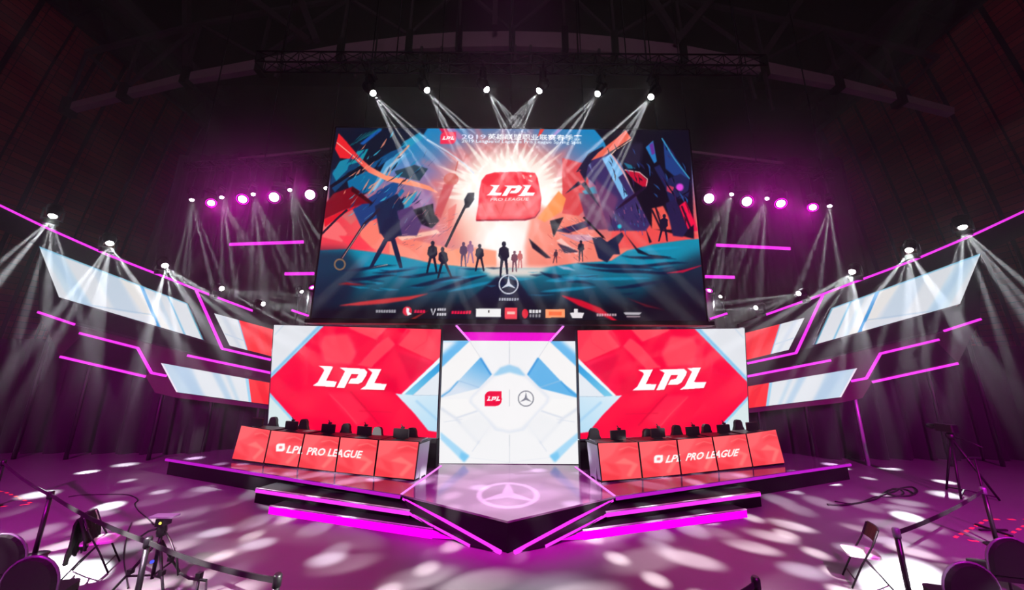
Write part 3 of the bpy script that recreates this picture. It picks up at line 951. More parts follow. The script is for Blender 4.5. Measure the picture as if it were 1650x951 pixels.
# header
cv.poly([(704, 203), (728, 203), (748, 222), (738, 226), (720, 216)], (214, 120, 180), 0.6, 2)
cv.poly([(705, 203), (716, 203), (724, 214), (712, 214)], (222, 14, 70), 0.9, 1)
cv.poly([(872, 204), (880, 204), (871, 218), (866, 221)], (232, 60, 50), 1, 0.6)
cv.poly([(902, 205), (908, 206), (888, 226), (884, 226)], (190, 120, 200), 0.7, 0.8)
cv.poly(tile(709.5, 213, 735, 232.5), (246, 44, 84), 1, 0.3)
for l in logo(712, 732, 220, 5.5):
    cv.poly(l, (255, 255, 255))
cv.tris(place_text(text_tris('2019'), 744, 783, 224, 7, 0.008), (225, 225, 250))
cv.tris(place_text(text_tris('\u82f1\u96c4\u8054\u76df\u804c\u4e1a\u8054\u8d5b\u6625\u5b63\u8d5b'), 786, 937, 224.2, 8.5, 0.014), (250, 252, 255))
cv.tris(place_text(text_tris('2019 League of Legends Pro League Spring Split'), 744, 937, 229.8, 5, 0.013), (222, 238, 250))
# car-maker star, caption and the strip of partner marks
star(cv, 819.5, 458, 16, (206, 210, 222), 2.0)
for i in range(8):
    cv.poly([(804 + i * 4.1, 480), (807 + i * 4.1, 480), (807 + i * 4.1, 484), (804 + i * 4.1, 484)], (200, 204, 214), 0.85)
GREY = (205, 203, 210)
for i in range(8):
    cv.poly([(606 + i * 4.1, 499), (609.3 + i * 4.1, 499), (609.3 + i * 4.1, 503.5), (606 + i * 4.1, 503.5)], GREY, 0.75)
cv.disc(656.5, 501, 7.5, (214, 30, 60))
cv.poly([(655, 495), (660, 497), (659, 502), (664, 506), (657, 508), (655, 502)], (240, 236, 238))
for i in range(4):
    cv.poly([(668 + i * 4.6, 499), (671.6 + i * 4.6, 499), (671 + i * 4.6, 504), (667.4 + i * 4.6, 504)], (220, 26, 74))
cv.line([(695, 497), (698, 507), (702, 497)], 2.4, GREY)
for i in range(4):
    cv.poly([(705 + i * 3.6, 496.5), (707.8 + i * 3.6, 496.5), (707.8 + i * 3.6, 500.5), (705 + i * 3.6, 500.5)], GREY)
    cv.poly([(704 + i * 4, 504), (707 + i * 4, 504), (707 + i * 4, 508.5), (704 + i * 4, 508.5)], GREY)
for i in range(7):
    cv.poly([(728 + i * 4.6, 500.5), (731.6 + i * 4.6, 500.5), (731 + i * 4.6, 505.5), (727.4 + i * 4.6, 505.5)], (226, 20, 70))
cv.poly([(767, 497), (807, 497), (807, 510.5), (767, 510.5)], (240, 240, 240))
cv.poly([(786.5, 499.5), (788.5, 499.5), (788.5, 503.5), (786.5, 503.5)], (70, 60, 60))
cv.poly([(813.5, 495.5), (833, 495.5), (833, 514), (813.5, 514)], (244, 70, 84))
cv.poly([(817, 502), (830, 502), (830, 506), (817, 506)], (250, 190, 180))
cv.disc(846, 505, 5, (224, 34, 54), 1, 0, 7.5)
for i in range(4):
    cv.poly([(853 + i * 4.9, 499), (856.8 + i * 4.9, 499), (856.8 + i * 4.9, 504), (853 + i * 4.9, 504)], (225, 222, 226))
    cv.poly([(853 + i * 4.9, 506), (856 + i * 4.9, 506), (856 + i * 4.9, 511), (853 + i * 4.9, 511)], (150, 148, 155))
cv.poly([(879, 498), (910, 498), (910, 511.5), (879, 511.5)], (255, 160, 110))
cv.poly([(884, 502), (905, 502), (905, 508), (884, 508)], (250, 110, 60))
cv.poly([(925, 497.5), (931, 497.5), (931, 503), (941, 504), (938, 512), (922, 512), (918, 504), (925, 503)], (232, 226, 230))
for i in range(8):
    cv.poly([(961 + i * 4.1, 505), (964.2 + i * 4.1, 505), (964.2 + i * 4.1, 509), (961 + i * 4.1, 509)], (222, 190, 196), 0.8)
cv.poly([(1004, 503), (1034, 503), (1030, 507), (1008, 507)], (200, 196, 202), 0.9)
cv.poly([(1009, 508.5), (1031, 508.5), (1031, 511), (1009, 511)], (160, 140, 150), 0.9)

P = [at_y(x, y, YM) for x, y in MAIN]
big = thing('led_screen', 'huge main LED screen with bright battle scene artwork above the stage', 'screen', tuple((P[2] + P[3]) / 2))
mb, n = frame_mb(P, 0.28, 0.05)
mb.build('cabinet', M['rig'], big)
a, b = at_y(496, 518.5, YM - 0.05), at_y(1146, 522.5, YM - 0.05)
MB().bar(a, b, 0.35, 0.12).build('bottom_rail', M['frame'], big)
for i in range(-2, 3):                        # hanging cables up to the roof
    MB().bar((i * 2.6, YM + 0.15, P[0].z), (i * 2.6, YM + 0.15, 23.9), 0.03).build('hanging_cable', M['rig'], big)
cv.build('picture', big, surf_y(YM))
# --- desk line, red screens, white screen
DA, DB = at_z(373, 741, ZD + 0.03), at_z(669, 774.5, ZD + 0.03)
DPL = vplane(DA, DB)
DN = DPL[1] if DPL[1].y > 0 else -DPL[1]      # pointing to the back of the stage
RPL = (DPL[0] + DN * 1.22, DPL[1])
RED = [(441, 523), (711.5, 530), (704, 707), (430.5, 694)]
def ZA(*p): return [(430 + x / 4.755, 515 + y / 4.755) for x, y in p]
def paint_red(c):
    R1, R2, R3 = (252, 4, 62), (255, 44, 78), (255, 78, 94)
    c.poly(ZA((620, 50), (930, 60), (840, 160), (640, 75)), R3, 0.9, 1)
    c.poly(ZA((1080, 60), (1330, 60), (1330, 300), (1270, 320), (990, 190)), R3, 0.85, 1)
    c.poly(ZA((1200, 60), (1330, 60), (1330, 260), (1280, 180)), R2, 0.6, 2)
    c.line(ZA((1240, 80), (1220, 170), (1120, 235)), 1.4, R2, 0.8, 0.5)
    c.poly(ZA((440, 120), (620, 110), (690, 250), (640, 350), (440, 330), (400, 200)), R3, 0.85, 3)
    c.poly(ZA((830, 200), (930, 130), (990, 200), (800, 370), (690, 350)), R3, 0.8, 1.5)
    c.line(ZA((700, 330), (860, 150), (940, 70)), 7, R1, 0.6, 1)
    c.line(ZA((820, 360), (980, 210), (1090, 80)), 5, R1, 0.6, 1)
    c.poly(ZA((980, 215), (1270, 325), (1040, 570), (900, 420), (880, 330)), (252, 14, 66), 1, 1, (255, 40, 84), [(640, 590), (690, 590)])
    c.poly(ZA((1000, 250), (1250, 340), (1100, 480)), (226, 0, 58), 0.6, 3)
    c.poly(ZA((470, 560), (640, 560), (800, 740), (690, 810), (560, 690)), R2, 0.7, 3)
    c.line(ZA((480, 570), (600, 690), (690, 800)), 1.6, R3, 0.7, 0.6)
    c.line(ZA((640, 550), (800, 730), (860, 800)), 3, (224, 0, 52), 0.7, 1)
    c.line(ZA((700, 700), (960, 710)), 2, (228, 0, 54), 0.6, 1)
    c.line(ZA((350, 170), (300, 300), (310, 370)), 3, R2, 0.5, 1)
    c.line(ZA((410, 150), (430, 290)), 2, R2, 0.6, 1)
    c.line(ZA((120, 420), (300, 380), (470, 390)), 1.5, R2, 0.5, 0.8)
    c.poly(ZA((880, 400), (1000, 450), (1000, 560), (860, 560)), (232, 0, 56), 0.5, 3)
    # white corners with pale blue bevels
    c.poly(ZA((40, 30), (455, 35), (20, 462)), (150, 208, 240), 1, 0.3)
    c.poly(ZA((40, 30), (405, 35), (20, 425)), (226, 230, 236), 1, 0.4)
    c.line(ZA((60, 120), (140, 35)), 2, (196, 214, 230), 0.8, 0.6)
    c.line(ZA((420, 40), (22, 440)), 1.3, (110, 176, 226), 0.7, 0.4)
    c.poly(ZA((-20, 520), (25, 560), (245, 805), (240, 900), (-20, 900)), (150, 208, 240), 1, 0.3)
    c.poly(ZA((-20, 560), (20, 585), (215, 800), (200, 900), (-20, 900)), (214, 230, 232), 1, 0.6)
    c.poly(ZA((1345, 270), (1345, 320), (1050, 580), (1030, 570)), (236, 246, 252), 1, 0.3)
    c.poly(ZA((1345, 310), (1345, 380), (1110, 590), (1045, 580)), (40, 150, 220), 1, 0.4, (130, 206, 232), [(712, 580), (650, 640)])
    c.poly(ZA((1345, 375), (1345, 900), (1300, 860), (1235, 850), (1130, 720), (985, 568), (1120, 578)), (226, 238, 246), 1, 0.4, (176, 216, 240), [(660, 600), (712, 700)])
    c.poly(ZA((1345, 375), (1345, 580), (1120, 580)), (226, 232, 240), 1, 0.4)
    c.line(ZA((1110, 580), (1340, 582)), 1, (170, 190, 210), 0.7)
    c.line(ZA((1140, 620), (1340, 800)), 4, (150, 200, 236), 0.6, 1.5)
PL = [at_plane(x, y, RPL) for x, y in RED]
for s in (-1, 1):
    P = PL if s < 0 else [mir(PL[1]), mir(PL[0]), mir(PL[3]), mir(PL[2])]
    pl = RPL if s < 0 else mirpl(RPL)
    c = Canvas([proj(p) for p in P], 300, 190, (252, 4, 62))
    if s > 0:
        lh = homography(RED, [(1, 0), (0, 0), (0, 1), (1, 1)])
        rh = homography([(0, 0), (1, 0), (1, 1), (0, 1)], c.c)
        c.xf = lambda p, lh=lh, rh=rh: hmap(rh, hmap(lh, p))
    paint_red(c)
    c.xf = None
    for l in (logo(504, 623, 589.2, 33, 0.055) if s < 0 else logo(1019, 1138, 597, 33, -0.04)):
        c.poly([(x + 1.2, y + 2) for x, y in l], (200, 0, 44), 0.5, 1)
        c.poly(l, (255, 255, 255), 1, 0.2)
    sc = thing('led_screen', 'red LED screen with white league letters behind the ' + ('left' if s < 0 else 'right') + ' row of desks', 'screen', tuple((P[2] + P[3]) / 2 + Vector((0, 0, ZD - (P[2].z + P[3].z) / 2))), 'tall red screens')
    mb, n = frame_mb(P, 0.12, 0.035)
    mb.build('cabinet', M['frame'], sc)
    # black plinth under the cabinet
    lo = [Vector((P[3].x, P[3].y, ZD)), Vector((P[2].x, P[2].y, ZD))]
    MB().prism([lo[0] + n * 0.01, lo[1] + n * 0.01, P[2] + n * 0.01 + Vector((0, 0, -0.03)), P[3] + n * 0.01 + Vector((0, 0, -0.03))], n * 0.12).build('plinth', M['black'], sc)
    c.build('picture', sc, lambda x, y, pl=pl: at_plane(x, y, pl))

YWH = 11.02
WHITE = [(712, 548), (933, 549.5), (936, 748), (707.5, 747)]
def ZW(*p): return [(700 + x / 4.425, 540 + y / 4.425) for x, y in p]
def mx(p): return [(2 * 535 - x, y) for x, y in p]
c = Canvas(WHITE, 240, 215, (240, 240, 242))
LG = (212, 218, 230)
for f in (lambda *p: ZW(*p), lambda *p: ZW(*mx(p))):
    c.poly(f((45, 40), (260, 40), (45, 240)), (104, 184, 236), 1, 0.8)
    c.poly(f((45, 40), (170, 40), (45, 150)), (236, 240, 246), 1, 4)
    c.poly(f((255, 45), (330, 165), (170, 330), (45, 420), (45, 250)), (244, 242, 242), 1, 0.5)
    c.poly(f((330, 160), (410, 285), (320, 380), (45, 450), (45, 430), (170, 330)), (98, 178, 230), 1, 0.6, (214, 224, 238), [(772, 585), (752, 632)])
    c.line(f((330, 165), (405, 285)), 3, (40, 140, 214), 0.8, 1)
    c.line(f((170, 325), (320, 375)), 1.5, (150, 190, 226), 0.8, 0.5)
    c.line(f((50, 440), (110, 400), (170, 330)), 2, (50, 150, 220), 0.8, 1)
    c.poly(f((45, 460), (230, 455), (300, 540), (150, 590), (45, 510)), (244, 243, 243), 1, 0.4)
    c.line(f((160, 590), (310, 540)), 2.4, LG, 0.9, 1)
    c.line(f((45, 520), (150, 590), (320, 770)), 4, LG, 0.8, 2)
    c.line(f((70, 620), (200, 600)), 1, LG, 0.8)
    c.line(f((400, 640), (270, 830)), 1.2, LG, 0.9, 0.4)
    c.line(f((240, 870), (560, 910)), 1, (230, 232, 238))
    c.poly(f((45, 690), (250, 860), (210, 905), (45, 740)), (166, 214, 242), 1, 1.2)
    c.poly(f((190, 830), (250, 860), (215, 905), (180, 870)), (110, 192, 236), 0.8, 2)
    c.poly(f((310, 560), (420, 640), (400, 700), (290, 770), (170, 640)), (236, 237, 240), 0.8, 2)
    c.line(f((255, 50), (330, 165)), 0.9, (206, 208, 216), 0.9)
c.line(ZW((535, 45), (535, 215)), 1.1, (200, 204, 212), 0.9)
c.line(ZW((535, 710), (535, 910)), 1.1, (206, 210, 218), 0.9)
c.poly(ZW((410, 290), (470, 225), (535, 205), (600, 225), (660, 290), (820, 440), (810, 480), (700, 600), (640, 680), (535, 700), (430, 680), (370, 600), (250, 480), (260, 440)), (226, 230, 238), 1, 1.5)
c.poly(ZW((420, 290), (470, 235), (535, 213), (600, 235), (650, 290), (600, 290), (535, 272), (470, 290)), (156, 206, 236), 1, 1.5)
c.poly(ZW((415, 310), (470, 285), (535, 268), (600, 285), (655, 310), (800, 450), (790, 480), (690, 590), (620, 660), (535, 680), (450, 660), (380, 590), (270, 480), (270, 450)), (243, 242, 243), 1, 2.5)
c.poly(tile(781, 630.5, 808.5, 654.5), (236, 12, 62), 1, 0.2)
for l in logo(784, 806, 639, 7):
    c.poly(l, (255, 255, 255))
c.line([(821, 628), (821, 655)], 1.0, (190, 192, 200))
star(c, 847.3, 642.5, 13, (128, 130, 142), 1.8)
P = [at_y(x, y, YWH) for x, y in WHITE]
ws = thing('led_screen', 'white LED screen with two small logos in the centre doorway of the stage', 'screen', (0, YWH, ZD))
mb, n = frame_mb(P, 0.1, 0.02)
mb.build('cabinet', M['frame'], ws)
c.build('picture', ws, surf_y(YWH))

# portal: dark side cheeks and magenta glowing soffit over the white screen
pt = thing('portal_soffit', 'magenta glowing sloping soffit with two light lines above the white screen', 'soffit', (0, YWH, P[0].z))
f0, f1 = at_y(735, 524, YM + 0.15), at_y(908, 525, YM + 0.15)
b0, b1 = at_y(757, 549, YWH - 0.02), at_y(886, 550, YWH - 0.02)
m0, m1 = f0 * 0.55 + b0 * 0.45, f1 * 0.55 + b1 * 0.45
upz = Vector((0, 0.0, 0.05))
MB().prism([m0, m1, b1, b0], upz).build('glow_panel', M['portal'], pt)  # magenta light on the soffit is put in as emission
MB().prism([f0, f1, m1, m0], upz).build('upper_panel', M['plum'], pt)
for a, b, o in ((f0, b0, -1), (f1, b1, 1)):
    MB().bar(a + Vector((0, -0.02, -0.01)), b + Vector((0, -0.02, -0.01)), 0.05).build('light_line', M['neonpale'], pt)
    q = [a, b, at_y(712 if o < 0 else 933, 549 + (o > 0), YWH - 0.02), at_y(708 if o < 0 else 936, 524, YM + 0.15)]
    MB().prism(q, upz).build('side_panel', M['plum'], pt)

# ------------------------------------------------------------------ stage wings with slanting screens and neon
YW = 13.0
def wing(s):
    side = 'left' if s < 0 else 'right'
    f = (lambda p: p) if s < 0 else mir
    W = lambda x, y, o=0.0: f(at_y(x, y, YW - o))
    wg = thing('stage_wing', 'dark slanting stage wing with magenta neon lines at the ' + side + ' of the stage', 'stage wing', (s * 13, YW, 0), 'stage wings')
    back = Vector((0, 0.14, 0))
    MB().prism([W(*p) for p in ((-42, 311), (0, 331), (325, 473), (410, 502), (450, 516), (450, 584), (300, 568), (120, 523), (62, 503), (102, 482), (63, 397), (-42, 352))], back).build('upper_panel', M['panel'], wg)
    MB().prism([W(*p) for p in ((62, 504), (120, 524), (300, 569), (450, 606), (450, 662), (284, 641), (250, 633), (234, 606), (97, 575))], back).build('lower_panel', M['plum'], wg)
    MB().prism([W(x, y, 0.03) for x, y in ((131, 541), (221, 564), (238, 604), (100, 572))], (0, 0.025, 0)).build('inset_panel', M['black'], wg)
    MB().prism([W(x, y, 0.02) for x, y in ((63, 399), (98, 482), (330, 552), (436, 580), (436, 600), (300, 566), (62, 503))], (0, 0.015, 0)).build('dark_band_panel', M['black'], wg)  # black band panel under the long screen
    lines = [[(-42, 311), (0, 331), (70, 365), (174, 411), (272, 449), (330, 472), (410, 502)], [(470, 500), (497, 509)], [(316, 468), (358, 562), (436, 580)], [(302, 573), (436, 601)],
             [(61, 503), (120, 523)], [(128, 537), (222, 561), (244, 601), (268, 606)], [(97, 575), (234, 607)]]
    for L in lines:
        mb = MB()
        for i in range(len(L) - 1):
            mb.bar(W(*L[i], 0.07), W(*L[i + 1], 0.07), 0.045, 0.08, Vector((0, 0, 1)))
        mb.build('neon_line', M['neon'], wg)
    mb = MB().bar(W(470, 500, -0.06), W(497, 509, -0.06), 0.05)
    for x, y in ((80, 500), (150, 530), (260, 600), (350, 560), (420, 600)):
        p = W(x, y)
        MB().tube([(p.x, YW + 0.22, 0), (p.x, YW + 0.22, p.z)], 0.06).build('support_post', M['alu'] if (s > 0 and x == 260) else M['rig'], wg)
    # screens
    for cor, lab, kind in (([(63, 397), (302, 489), (328, 548), (95, 479)], 'long pale slanting', 0), ([(345, 505), (440, 531), (440, 575), (370, 557)], 'short red and white slanting', 1),
                           ([(259, 585), (440, 618), (440, 653), (284, 632)], 'low red and pale slanting', 2)):
        P = [f(at_y(x, y, YW - 0.12)) for x, y in cor]
        if s > 0:
            P = [P[1], P[0], P[3], P[2]]
        c = Canvas([proj(p) for p in P], 150 if kind != 1 else 80, 60, (226, 230, 236))
        X = (lambda q: q) if s < 0 else (lambda q: [(1 - u, v) for u, v in q])
        def st(u0, u1, col, a=1.0, soft=0.0, sh=0.0):
            c.poly(X([(u0, 0), (u1, 0), (u1 + sh, 1), (u0 + sh, 1)]), col, a, soft, norm=True)
        if kind == 0:
            st(0, 0.12, (206, 226, 240), 1, 2, 0.06)
            st(0.03, 0.09, (178, 208, 234), 0.7, 3, 0.08)
            st(0.27, 0.45, (200, 216, 232), 0.9, 3, 0.05)
            st(0.45, 0.6, (236, 234, 232), 1, 1, 0.1)
            st(0.595, 0.625, (46, 150, 214), 1, 0.3, 0.0)
            st(0.7, 0.74, (204, 220, 234), 0.9, 1.5)
            st(0.815, 0.83, (120, 190, 226), 1, 0.4)
            st(0.985, 1.0, (60, 150, 176), 1, 0.5)
            c.poly(X([(0, 0), (1, 0), (1, 0.04), (0, 0.04)]), (90, 180, 214), 0.7, 0, norm=True)
            c.line(X([(0.14, 0.98), (0.6, 0.72)]), 0.02, (170, 196, 220), 0.8, 0, norm=True)
            c.poly(X([(0.14, 1.0), (0.6, 0.76), (0.6, 0.95), (0.3, 1.0)]), (224, 228, 236), 1, 0, norm=True)
        elif kind == 1:
            st(0.4, 1.0, (255, 56, 66))
            st(0.55, 0.7, (255, 74, 84), 1, 1, 0.15)
            st(0.8, 0.95, (246, 40, 56), 1, 1, 0.15)
            st(0.385, 0.41, (120, 190, 230), 0.8)
            c.line(X([(0.02, 0.55), (0.38, 0.62)]), 0.05, (196, 212, 228), 0.9, 0, norm=True)
            st(0.1, 0.2, (206, 216, 230), 0.8, 2, 0.1)
        else:
            st(0.735, 1.0, (255, 56, 66))
            st(0.8, 0.9, (246, 40, 56), 1, 1, 0.08)
            st(0.71, 0.74, (150, 206, 238), 0.9)
            st(0.0, 0.24, (196, 216, 234), 1, 2)
            st(0.08, 0.2, (176, 202, 228), 0.7, 3, 0.06)
            st(0.4, 0.47, (178, 206, 230), 0.8, 2, 0.06)
            st(0.52, 0.56, (190, 214, 232), 0.8, 1.5, 0.05)
            st(0.0, 0.02, (240, 230, 245), 1, 0)
        sc = thing('led_screen', lab + ' LED screen on the ' + side + ' stage wing', 'screen', tuple((P[2] + P[3]) / 2), 'slanting wing screens')
        mb, n = frame_mb(P, 0.09, 0.02)
        mb.build('cabinet', M['frame'], sc)
        c.build('picture', sc, surf_y(YW - 0.12))
wing(-1)
wing(1)

# neon tubes on the drape above the wings
for px, lab in (((370, 394, 489, 390), 'upper'), ((459, 441.5, 506, 441), 'lower')):
    for s in (-1, 1):
        a, b = at_y(px[0], px[1], 14.9), at_y(px[2], px[3], 14.9)
        if s > 0:
            a, b = mir(a), mir(b)
        t = thing('neon_tube', lab + (' long' if lab == 'upper' else ' short') + ' magenta neon tube ' + ('left' if s < 0 else 'right') + ' of the main screen', 'neon tube', tuple((a + b) / 2), 'neon tubes on the curtain')
        MB().bar(a, b, 0.06, 0.13).build('tube', M['neon'], t)
        for q in (0.12, 0.88):
            p = a * (1 - q) + b * q
            MB().bar(p + Vector((0, 0.02, 0)), p + Vector((0, 0.36, 0)), 0.05).build('bracket', M['rig'], t)

# ------------------------------------------------------------------ player desks
BOT = [(373, 739), (425, 745.8), (480, 752.8), (540, 760.2), (602.5, 767), (668.5, 773)]
TOP = [(388, 686), (436.5, 693.8), (491, 699.6), (548, 705), (610, 709.6), (676, 712.5)]
ordn = ['outermost', 'second from the outer end', 'middle', 'second from the inner end', 'innermost']
TX_LPL, TX_PRO = text_tris('LPL', 0.03), text_tris('PRO LEAGUE', 0.03)
def desk_art(c):
    c.poly([(0, 0), (.55, 0), (.3, .35), (0, .5)], (255, 104, 110), 0.8, 2, norm=True)
    c.poly([(0, 1), (0, .75), (.5, .9), (.4, 1)], (240, 52, 66), 0.7, 3, norm=True)
    c.poly([(.35, .55), (.6, .42), (.95, .62), (.7, .95), (.62, .9), (.8, .62)], (255, 128, 124), 0.7, 1.5, norm=True)
    c.poly([(.45, .35), (.75, .05), (1, .1), (1, .3), (.7, .3)], (238, 56, 70), 0.6, 2.5, norm=True)
    c.poly([(.1, .5), (.4, .6), (.5, .85), (.3, .8)], (244, 60, 74), 0.6, 2, norm=True)
    c.line([(.5, .2), (.75, .12), (.98, .2)], .03, (255, 140, 136), 0.5, 0.8, norm=True)
for s in (-1, 1):
    side = 'left' if s < 0 else 'right'
    f = (lambda p: p) if s < 0 else mir
    pl = DPL if s < 0 else mirpl(DPL)
    nb = f(DN)
    for i in range(5):
        Pp = [at_plane(*q, DPL) for q in (TOP[i], TOP[i + 1], BOT[i + 1], BOT[i])]
        e = (Pp[2] - Pp[3]).normalized() * 0.025
        Pp = [Pp[0] + e, Pp[1] - e, Pp[2] - e, Pp[3] + e]
        P = [f(p) for p in Pp]
        if s > 0:
            P = [P[1], P[0], P[3], P[2]]
        g0, g1 = P[3].copy(), P[2].copy()
        g0.z = g1.z = ZD
        d = thing('player_desk', '%s player desk with red glowing front in the %s row' % (ordn[i], side), 'desk', tuple((g0 + g1) / 2), side + ' row of player desks')
        c = Canvas([proj(p) for p in P], 72, 76, (255, 84, 94))
        desk_art(c)
        if s < 0:
            c.poly(tile(445, 715, 459, 727.5), (255, 250, 250), 1, 0.3)
            c.poly(tile(449.5, 719, 455, 723.5), (255, 120, 130), 1, 0.3)
            TT = place_text(TX_LPL, 461, 487, 729.5, 11.5, 0.07, 0.4) + place_text(TX_PRO, 494, 581, 732.3, 11.5, 0.07, 0.35)
        else:
            c.poly(tile(1054, 733.5, 1068, 746), (255, 250, 250), 1, 0.3)
            c.poly(tile(1058.5, 737.5, 1064, 742), (255, 120, 130), 1, 0.3)
            TT = place_text(TX_LPL, 1072, 1097, 745.5, 11.5, -0.09, 0.4) + place_text(TX_PRO, 1105, 1188, 742, 11.5, -0.09, 0.35)
        c.tris(TT, (255, 246, 246))
        mb, n = frame_mb(P, 0.05, 0.02)
        fr = mb.build('front_panel', M['black'], d)
        # plinth, top and end boards
        MB().prism([g0 + n * 0.03, g1 + n * 0.03, P[2] + n * 0.03 + Vector((0, 0, -0.02)), P[3] + n * 0.03 + Vector((0, 0, -0.02))], n * 0.5).build('base', M['black'], d)
        tz = min(P[0].z, P[1].z) - 0.03
        tp = [Vector((P[0].x, P[0].y, tz)) + n * 0.065, Vector((P[1].x, P[1].y, tz)) + n * 0.065]
        MB().prism([tp[0], tp[1], tp[1] + n * 0.56, tp[0] + n * 0.56], (0, 0, 0.03)).build('desktop', M['plastic'], d)
        for j, (a, b) in enumerate(((P[0], P[3]), (P[1], P[2]))):
            inner = (i == 4) and (j == (1 if s < 0 else 0))
            lo = Vector((b.x, b.y, ZD + 0.001)) + n * 0.08
            hi = Vector((a.x, a.y, tz - 0.002)) + n * 0.08
            ex = (P[1] - P[0]).normalized() * (0.03 if j == 0 else -0.03)
            lo += ex * 0.5
            hi += ex * 0.5
            MB().prism([lo, hi, hi + n * 0.5, lo + n * 0.5], ex).build('end_board', M['alu'] if inner else M['plastic'], d)
        c.build('picture', d, lambda x, y, pl=pl: at_plane(x, y, pl))
        d['_tz'] = tz + 0.03
    # white clad end screen of the inner desk
    q0, q1 = at_z(676, 772, ZD), at_z(685, 766, ZD)
    o = 0.92
    es = MB().prism([f(q0), f(q1), f(q1) + Vector((0, 0, o)), f(q0) + Vector((0, 0, o))], f(DN) * 0.02)
    o = es.build('desk_screen', M['alu'], None, (f(q0) + f(q1)) / 2)
    tag(o, 'narrow pale metal side screen at the inner end of the %s desks' % side, 'side screen')
    # monitors and gaming chairs behind the row
    mons = [(414, 684), (470, 686), (529, 692.5), (587, 697.5), (646, 703.5)] if s < 0 else [(996, 704.5), (1060, 701), (1116, 695), (1166, 693), (1212, 688)]
    chs = [(440, 672, 1), (489, 675.5, 0), (557, 682.5, 0), (608, 688, 0), (663, 689.5, 0)] if s < 0 else [(958, 690, 0), (1044, 691, 0), (1091, 685, 0), (1139, 683.5, 0), (1190, 676.5, 1)]
    if s > 0:
        mons, chs = mons[::-1], chs[::-1]
    mpl = (pl[0] + nb * 0.34, pl[1])
    ang = math.atan2(f(DB - DA).y, f(DB - DA).x) + (PI if s > 0 else 0)
    for i, (x, y) in enumerate(mons):
        p = at_plane(x, y, mpl)
        dk = at_plane(*[(BOT[i][k] + BOT[i + 1][k]) / 2 for k in (0, 1)], DPL)
        dz = min(at_plane(*TOP[i], DPL).z, at_plane(*TOP[i + 1], DPL).z)
        h = 0.24
        zc = max(p.z - h / 2 + 0.02, dz + h / 2 + 0.02)
        q = Quaternion((0, 0, 1), ang)
        t = thing('monitor', 'black monitor back on the %s desk, %s row' % (ordn[i], side), 'monitor', (p.x, p.y, dz), 'monitors on the ' + side + ' desks')
        MB().rbox((p.x, p.y, zc), (0.46, h, 0.045), 0.02, q @ Quaternion((1, 0, 0), PI / 2)).build('screen_back', M['plastic'], t)
        mb = MB().box((p.x, p.y, (dz + zc) / 2), (0.06, 0.03, zc - dz), q)
        mb.rbox((p.x, p.y, dz + 0.008), (0.24, 0.16, 0.014), 0.04, q)
        mb.build('stand', M['rig'], t)
        if i > 0:
            off = q @ Vector((0.04, 0, 0))
            mb = MB().box((p.x + off.x, p.y + off.y, zc + h / 2 + 0.03), (0.09, 0.05, 0.045), q)
            mb.box((p.x + off.x, p.y + off.y, zc + h / 2 + 0.003), (0.03, 0.03, 0.02), q)
            mb.tube([(p.x + off.x, p.y + off.y, zc + h / 2 + 0.04), (p.x + off.x - 0.05, p.y + off.y, zc + h / 2 + 0.11)], 0.012)
            mb.build('webcam', M['rig'], t)
    cpl = (pl[0] + nb * 1.08, pl[1])
    for i, (x, y, wide) in enumerate(chs):
        p = at_plane(x, y, cpl)
        q = Quaternion((0, 0, 1), ang)
        B = Vector((p.x, p.y, ZD))
        lab = ['outermost', 'second from the outer end', 'middle', 'second from the inner end', 'innermost'][i]
        t = thing('gaming_chair', 'dark high backed gaming chair, %s behind the %s desks' % (lab, side), 'chair', tuple(B), 'gaming chairs behind the ' + side + ' desks')
        R = lambda v: B + q @ Vector(v)
        H = p.z - ZD
        prof = [(-0.2, 0.45), (0.2, 0.45), (0.25, 0.62), (0.22, H - 0.32), (0.16, H - 0.2), (0.14, H - 0.08), (0.09, H - 0.015), (0, H), (-0.09, H - 0.015), (-0.14, H - 0.08), (-0.16, H - 0.2), (-0.22, H - 0.32), (-0.25, 0.62)]
        MB().prism([R((u, 0.0, z)) for u, z in prof], q @ Vector((0, 0.09, 0))).build('backrest', M['vinyl'], t)
        MB().rbox(R((0, -0.23, 0.45)), (0.46, 0.36, 0.1), 0.08, q).build('seat', M['vinyl'], t)
        MB().tube([R((0, -0.2, 0.06)), R((0, -0.2, 0.4))], 0.035).build('gas_post', M['rig'], t)
        mb = MB()
        for k in range(5):
            a = 2 * PI * k / 5
            mb.bar(R((0, -0.2, 0.07)), R((0.2 * math.cos(a), -0.2 + 0.2 * math.sin(a), 0.05)), 0.05, 0.03)
            mb.lathe([(0.03, -0.02), (0.03, 0.02)], R((0.2 * math.cos(a), -0.2 + 0.2 * math.sin(a), 0.031)), Quaternion((0, 1, 0), PI / 2), 8)
        mb.build('star_base', M['rig'], t)
